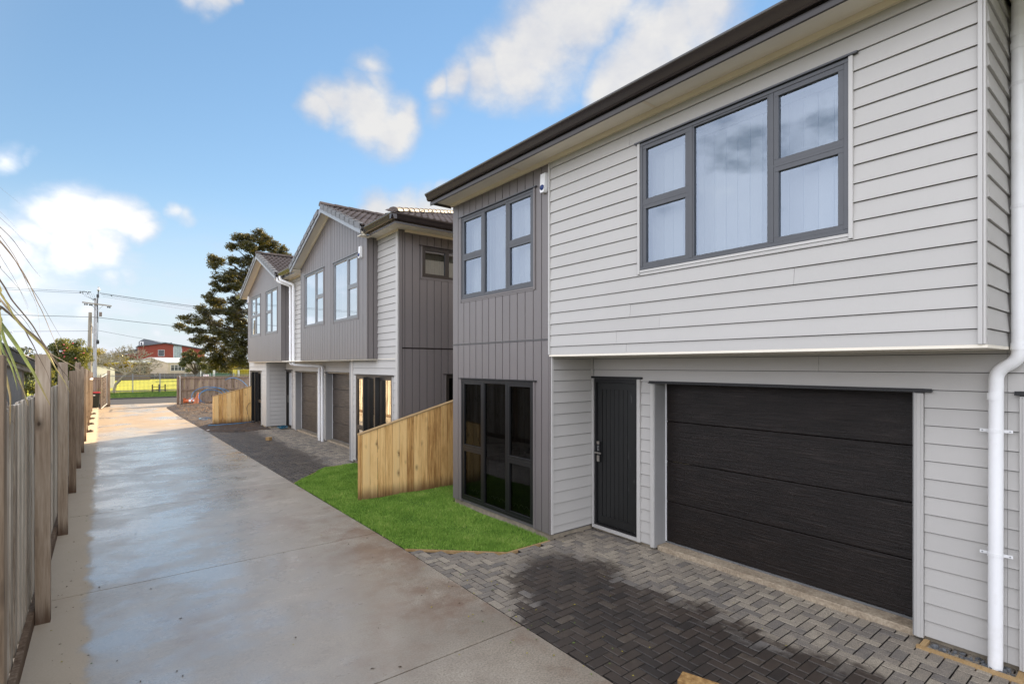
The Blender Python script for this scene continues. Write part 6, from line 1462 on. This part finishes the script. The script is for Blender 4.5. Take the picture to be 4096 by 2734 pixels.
for (x, y, z, rx, ry, rz) in cl:      # break every bough into small tufts
    k = int(9+rx*rz*34); slp = random.uniform(-.4, .4)
    for j in range(k):
        d = Vector((random.gauss(0, 1), random.gauss(0, 1), random.gauss(0, 1))).normalized()*random.uniform(.45, 1)
        s_ = random.uniform(.14, .38); sub.append((x+d.x*rx, y+d.y*ry, z+d.z*rz+slp*d.x*rx, s_*1.5, s_*1.4, s_*.85))
leaves('crown', sub, 46, .12, PINEL, pt, (13.5, 64, 6), flat=.7, hollow=.1, up=.35)
# small rounded evergreen in front of the classroom
OL = leafmat('olive evergreen foliage', (.022, .034, .012), (.085, .10, .035), (.22, .20, .04))
ot = empty('evergreen_tree', (7.6, 66, 0), label='small rounded dark tree before the beige classroom', cat='tree')
tm = MB(); tm.tube([(7.62, 66, 0), (7.6, 66, 1.2), (7.5, 66, 2.2)], [.09, .07, .05], 8, cap=False)
cl = []
for j in range(34):
    a = random.uniform(0, 6.28); r_ = random.random()**.6; x = 7.35+1.25*r_*math.cos(a); z = 2.95+1.15*r_*math.sin(a); y = 66+random.uniform(-.8, .8)
    if z < 1.9 and abs(x-7.4) > .9: z += .4
    cl.append((x, y, z, .34, .34, .26)); limb(tm, (7.6, 66, 1.3), (x, y, z), .03, .01, .04, 4, 4)
tm.build('trunk', BARK, ot)
leaves('crown', cl, 330, .07, OL, ot, (7.4, 66, 2), hollow=.2)
# camellia with pink flowers
CM = leafmat('glossy camellia leaves', (.025, .045, .010), (.11, .13, .03), (.40, .36, .05))
ca = empty('camellia_tree', (-1.75, 35, 0), label='rounded camellia with pink flowers over the left fence', cat='tree')
tm = MB(); cl = []
for i in range(60):
    a = random.uniform(0, 6.28); r_ = random.random()**.55; x = -1.50+.78*r_*math.cos(a); z = 2.95+.80*r_*math.sin(a); y = 35+random.uniform(-.7, .7); 
    cl.append((x, y, z, .26, .26, .22)); limb(tm, (-1.5, 35, 1.2), (x, y, z), .025, .008, .04, 4, 4)
for i in range(34):
    x = random.uniform(-2.6, -1.0); cl.append((x, 34.6+random.uniform(-.5, .5), random.uniform(1.4, 2.75), .28, .28, .24))
tm.tube([(-1.5, 35, -.1), (-1.5, 35, 1.3)], [.09, .06], 8); tm.build('trunk', BARK, ca)
leaves('crown', cl, 260, .055, CM, ca, (-1.5, 35, 2), hollow=.3)
PK = simple('pink petals', (.62, .12, .13), .6, .1)
fm = rock_mesh('flower', PK, 5, (1, 1, .8))
for i in range(16):
    a = random.uniform(0, 6.28); r_ = random.uniform(.3, .95); o = bpy.data.objects.new('flower', fm); link(o, ca, (-1.48+.72*r_*math.cos(a), 34.25+random.uniform(-.1, .2), 2.92+.72*r_*math.sin(a))); o.scale = (.04,)*3
# shrubs: foliage mass between posts near the shed
sv = empty('leafy_shrub', (-2.6, 26, 0), label='leafy shrub peeping over the shed roof on the left', cat='shrub')
cl = [(random.uniform(-2.9, -1.7), random.uniform(25.5, 26.5), random.uniform(1.4, 2.75), .25, .25, .2) for _ in range(26)]
leaves('crown', cl, 240, .05, CM, sv, (-2.4, 26, 2)); tm = MB(); tm.tube([(-2.4, 26, -.1), (-2.35, 26, 2.2)], [.05, .03], 6); tm.build('trunk', BARK, sv)
# yellow-green willow behind the pole
YG = leafmat('yellow green foliage', (.10, .085, .010), (.26, .20, .025), (.45, .34, .03))
yt = empty('willow_tree', (-.3, 90, 0), label='yellow green bushy trees behind the power pole', cat='tree')
cl = []
for i in range(60):
    x = random.uniform(-3.2, 2.6); zt = 5.0*max(.45, 1-((x+.6)/3.6)**2*.6); cl.append((x, 90+random.uniform(-1, 1), random.uniform(1.8, zt-.3), .6, .6, .45))
leaves('crown', cl, 200, .10, YG, yt, (-.3, 90, 2)); tm = MB(); tm.tube([(-.5, 90, 0), (-.4, 90, 3)], [.2, .1], 8); tm.build('trunk', BARK, yt)
# far tree masses
DGN = leafmat('distant dark foliage', (.020, .028, .012), (.06, .07, .028), (.12, .12, .03))
def mass(label, xs, Y, zt, n, mat, size=.22, r_=.8, grp='trees far behind the school'):
    t_ = empty('distant_tree', ((xs[0]+xs[1])/2, Y, 0), label=label, cat='tree', group=grp); cl = []
    for i in range(n):
        x = random.uniform(*xs); u = (x-xs[0])/(xs[1]-xs[0]); top = zt*(.6+.4*math.sin(u*math.pi))
        cl.append((x, Y+random.uniform(-1, 1), random.uniform(.6, top-.4), r_, r_, r_*.75))
    leaves('crown', cl, 110, size, mat, t_, ((xs[0]+xs[1])/2, Y, 2)); MB().tube([((xs[0]+xs[1])/2, Y, 0), ((xs[0]+xs[1])/2, Y, zt*.6)], [.25, .12], 7).build('trunk', BARK, t_)
mass('dark rounded trees between the willow and the school wing', (1.2, 4.6), 120, 4.6, 30, DGN)
mass('sunny olive tree behind the small evergreen and big conifer', (10.2, 13.2), 78, 3.9, 26, OL, .13, .5)
mass('yellowish tree low behind the big conifer, near the duplex wall', (14.0, 19), 84, 5.4, 40, YG, .14, .6)
mass('dark tree beneath the conifer, left of the yellow container', (12.0, 17.5), 74, 3.0, 36, DGN, .13, .5)
mass('dark hedge trees at the far left behind the shed roof', (-14, -3.6), 80, 4.6, 60, DGN, .2, .8)
mass('far grey green trees behind the white shed', (-6, 2), 150, 5.6, 40, DGN, .3, 1.1)
# bare leaning tree
bt = empty('bare_tree', (.5, 57.5, 0), label='leaning leafless tree with pale tangled twigs behind the picket fence', cat='tree')
tm = MB(); tw = MB()
def grow(p, d, r_, depth, mb):
    L_ = {0: .55, 1: .62, 2: .52, 3: .42, 4: .33, 5: .25, 6: .2}[depth]*random.uniform(.75, 1.25); pts = [p]; q = p; dd = d
    for i in range(3):
        dd = (dd+Vector((random.gauss(0, .17), random.gauss(0, .17), random.gauss(0, .13)))).normalized(); q = q+dd*L_/3; pts.append(q)
    r1 = r_*.62; r_ = max(r_, .020); r1 = max(r1, .015); mb.tube(pts, [r_, r_*.88, r_*.74, r1], 6 if r_ > .03 else 4, cap=False)
    if depth >= 5: return
    for k in range(2 if depth in (0,) else random.choice((2, 2, 3))):
        ax = Vector((random.gauss(0, 1), random.gauss(0, .8), random.gauss(0, .55))).normalized(); nd = (dd+ax*random.uniform(.55, 1.0)).normalized()
        if nd.z < -.15: nd.z *= -.4
        c_ = Vector((1.6, 57.5, 3.0)); 
        if (q-c_).length > 2.4: nd = (nd+(c_-q).normalized()*.6).normalized()
        grow(q, nd.normalized(), r1*random.uniform(.75, .95), depth+1, mb)
tr_ = [(.48, 57.5, -.05), (.47, 57.5, .35), (.55, 57.5, .75), (.85, 57.5, 1.15), (1.15, 57.5, 1.5), (1.3, 57.5, 1.7)]
tm.tube(tr_, [.13, .115, .11, .11, .12, .13], 10, cap=False); tm.build('trunk', BARKL, bt, smooth=True)
q = Vector(tr_[-1])
for d_, rr in (((-.9, .1, .7), .07), ((-.3, .3, 1), .07), ((.45, -.2, 1), .065), ((1, .1, .25), .075), ((1, -.3, .75), .06), ((-.7, -.3, .35), .05)):
    dv_ = Vector(d_).normalized(); p1 = q+dv_*.75; mb_ = tw; mb_.tube([q-Vector((0, 0, .05)), q+dv_*.4+Vector((0, 0, -.03)), p1], [rr, rr*.85, rr*.75], 6, cap=False)
    for _ in range(4): grow(p1, (dv_+Vector((random.gauss(0, .5), random.gauss(0, .5), random.gauss(0, .4)))).normalized(), rr*.55, 1, mb_)
tw.build('crown', BARKL, bt)
# hills on the skyline
hm, t, b, P = base_mat('distant hills'); setcol(t, b, (.10, .13, .12)); b.inputs['Roughness'].default_value = 1
mb = MB(); n = 60
for i in range(n+1):
    x = -700+i*30; h_ = 9+9*mn.noise((x*.006, 2, 0))+4*mn.noise((x*.02, 5, 0)); mb.v += [(x, 900, -1), (x, 900+60, h_), (x, 1100, -1)]
for i in range(n):
    a = i*3; mb.f += [[a, a+3, a+4, a+1], [a+1, a+4, a+5, a+2]]; mb.m += [0, 0]
mb.build('hills', hm, None, kind='structure', smooth=True)
# ================================================================== ARCHING LEAVES IN THE FOREGROUND
BM = {}
for k_, lo, hi in (('g', (.10, .125, .015), (.30, .33, .05)), ('y', (.20, .17, .03), (.46, .38, .12)), ('b', (.055, .036, .018), (.16, .10, .05)), ('t', (.30, .21, .11), (.46, .36, .22))):
    m, t, b, P = base_mat('strap leaf '+k_); s_ = N(t, 'ShaderNodeSeparateXYZ'); L(t, P, s_.inputs[0])
    c = ramp(t, noise(t, P, 7, 4, .7), [(.35, lo), (.65, hi)])
    if k_ in 'gy': c = mixc(t, maprange(t, math_n(t, 'MULTIPLY_ADD', noise(t, P, 5, 2), .5, s_.outputs[2]), 2.75, 2.25, 0, .95), c, (.26, .13, .055))
    setcol(t, b, c); b.inputs['Roughness'].default_value = .45; BM[k_] = m
fx = empty('strap_leaved_plant', (-1.6, 4.3, 0), label='arching narrow green and brown leaves hanging in at the left edge', cat='plant')
MB().tube([(-1.9, 4.4, -.1), (-1.85, 4.4, 1.6), (-1.7, 4.4, 3.3)], [.14, .11, .09], 10).build('trunk', BARK, fx)
rgl = random.Random(3)
def ribbon(pts, w0, ang, mat):
    P_ = [Vector(p) for p in pts]
    # smooth
    Q = []
    for i in range(len(P_)-1):
        p0 = P_[max(i-1, 0)]; p1 = P_[i]; p2 = P_[i+1]; p3 = P_[min(i+2, len(P_)-1)]
        for s_ in (0, .25, .5, .75):
            Q.append(.5*((2*p1)+(p2-p0)*s_+(2*p0-5*p1+4*p2-p3)*s_*s_+(3*p1-p0-3*p2+p3)*s_**3))
    Q.append(P_[-1]); n = len(Q); mb = MB()
    for i, p in enumerate(Q):
        d = (Q[min(i+1, n-1)]-Q[max(i-1, 0)]).normalized(); side = d.cross(Vector((math.sin(ang)*.6, -1, .15*math.cos(ang)))).normalized(); nn = side.cross(d).normalized()
        w_ = w0*(1-.9*(i/(n-1))**2.2)*.5; mb.v += [tuple(p-side*w_), tuple(p+nn*w_*.45), tuple(p+side*w_), tuple(p+nn*w_*.35)]
    for i in range(n-1):
        a = i*4
        for u in range(4): mb.f.append([a+u, a+(u+1) % 4, a+4+(u+1) % 4, a+4+u]); mb.m.append(0)
    return mb
for c_, w_, pts in BLADES:
    # each leaf springs from the crown beyond the left edge; depth drifts towards the viewer along its length
    y0 = pts[0][1]; P_ = []
    for i, p in enumerate(pts):
        f = i/(len(pts)-1); yy = y0*(1.04-.08*f); s_ = yy/p[1]; P_.append((p[0]*s_, p[1]*s_, 2.45+(p[2]-2.45)*s_))
    root = Vector((-1.65+rgl.uniform(-.08, .08), 4.4+rgl.uniform(-.1, .1), 3.35+rgl.uniform(-.05, .1))); a0 = Vector(P_[0])
    b0_ = a0+(a0-Vector(P_[min(3, len(P_)-1)])).normalized()*.55; P_ = [tuple(root), tuple((root+b0_)/2+Vector((0, 0, .1))), tuple(b0_)]+P_
    ribbon(P_, w_, rgl.uniform(-1, 1), BM[c_]).build('leaf', BM[c_], fx, smooth=False)
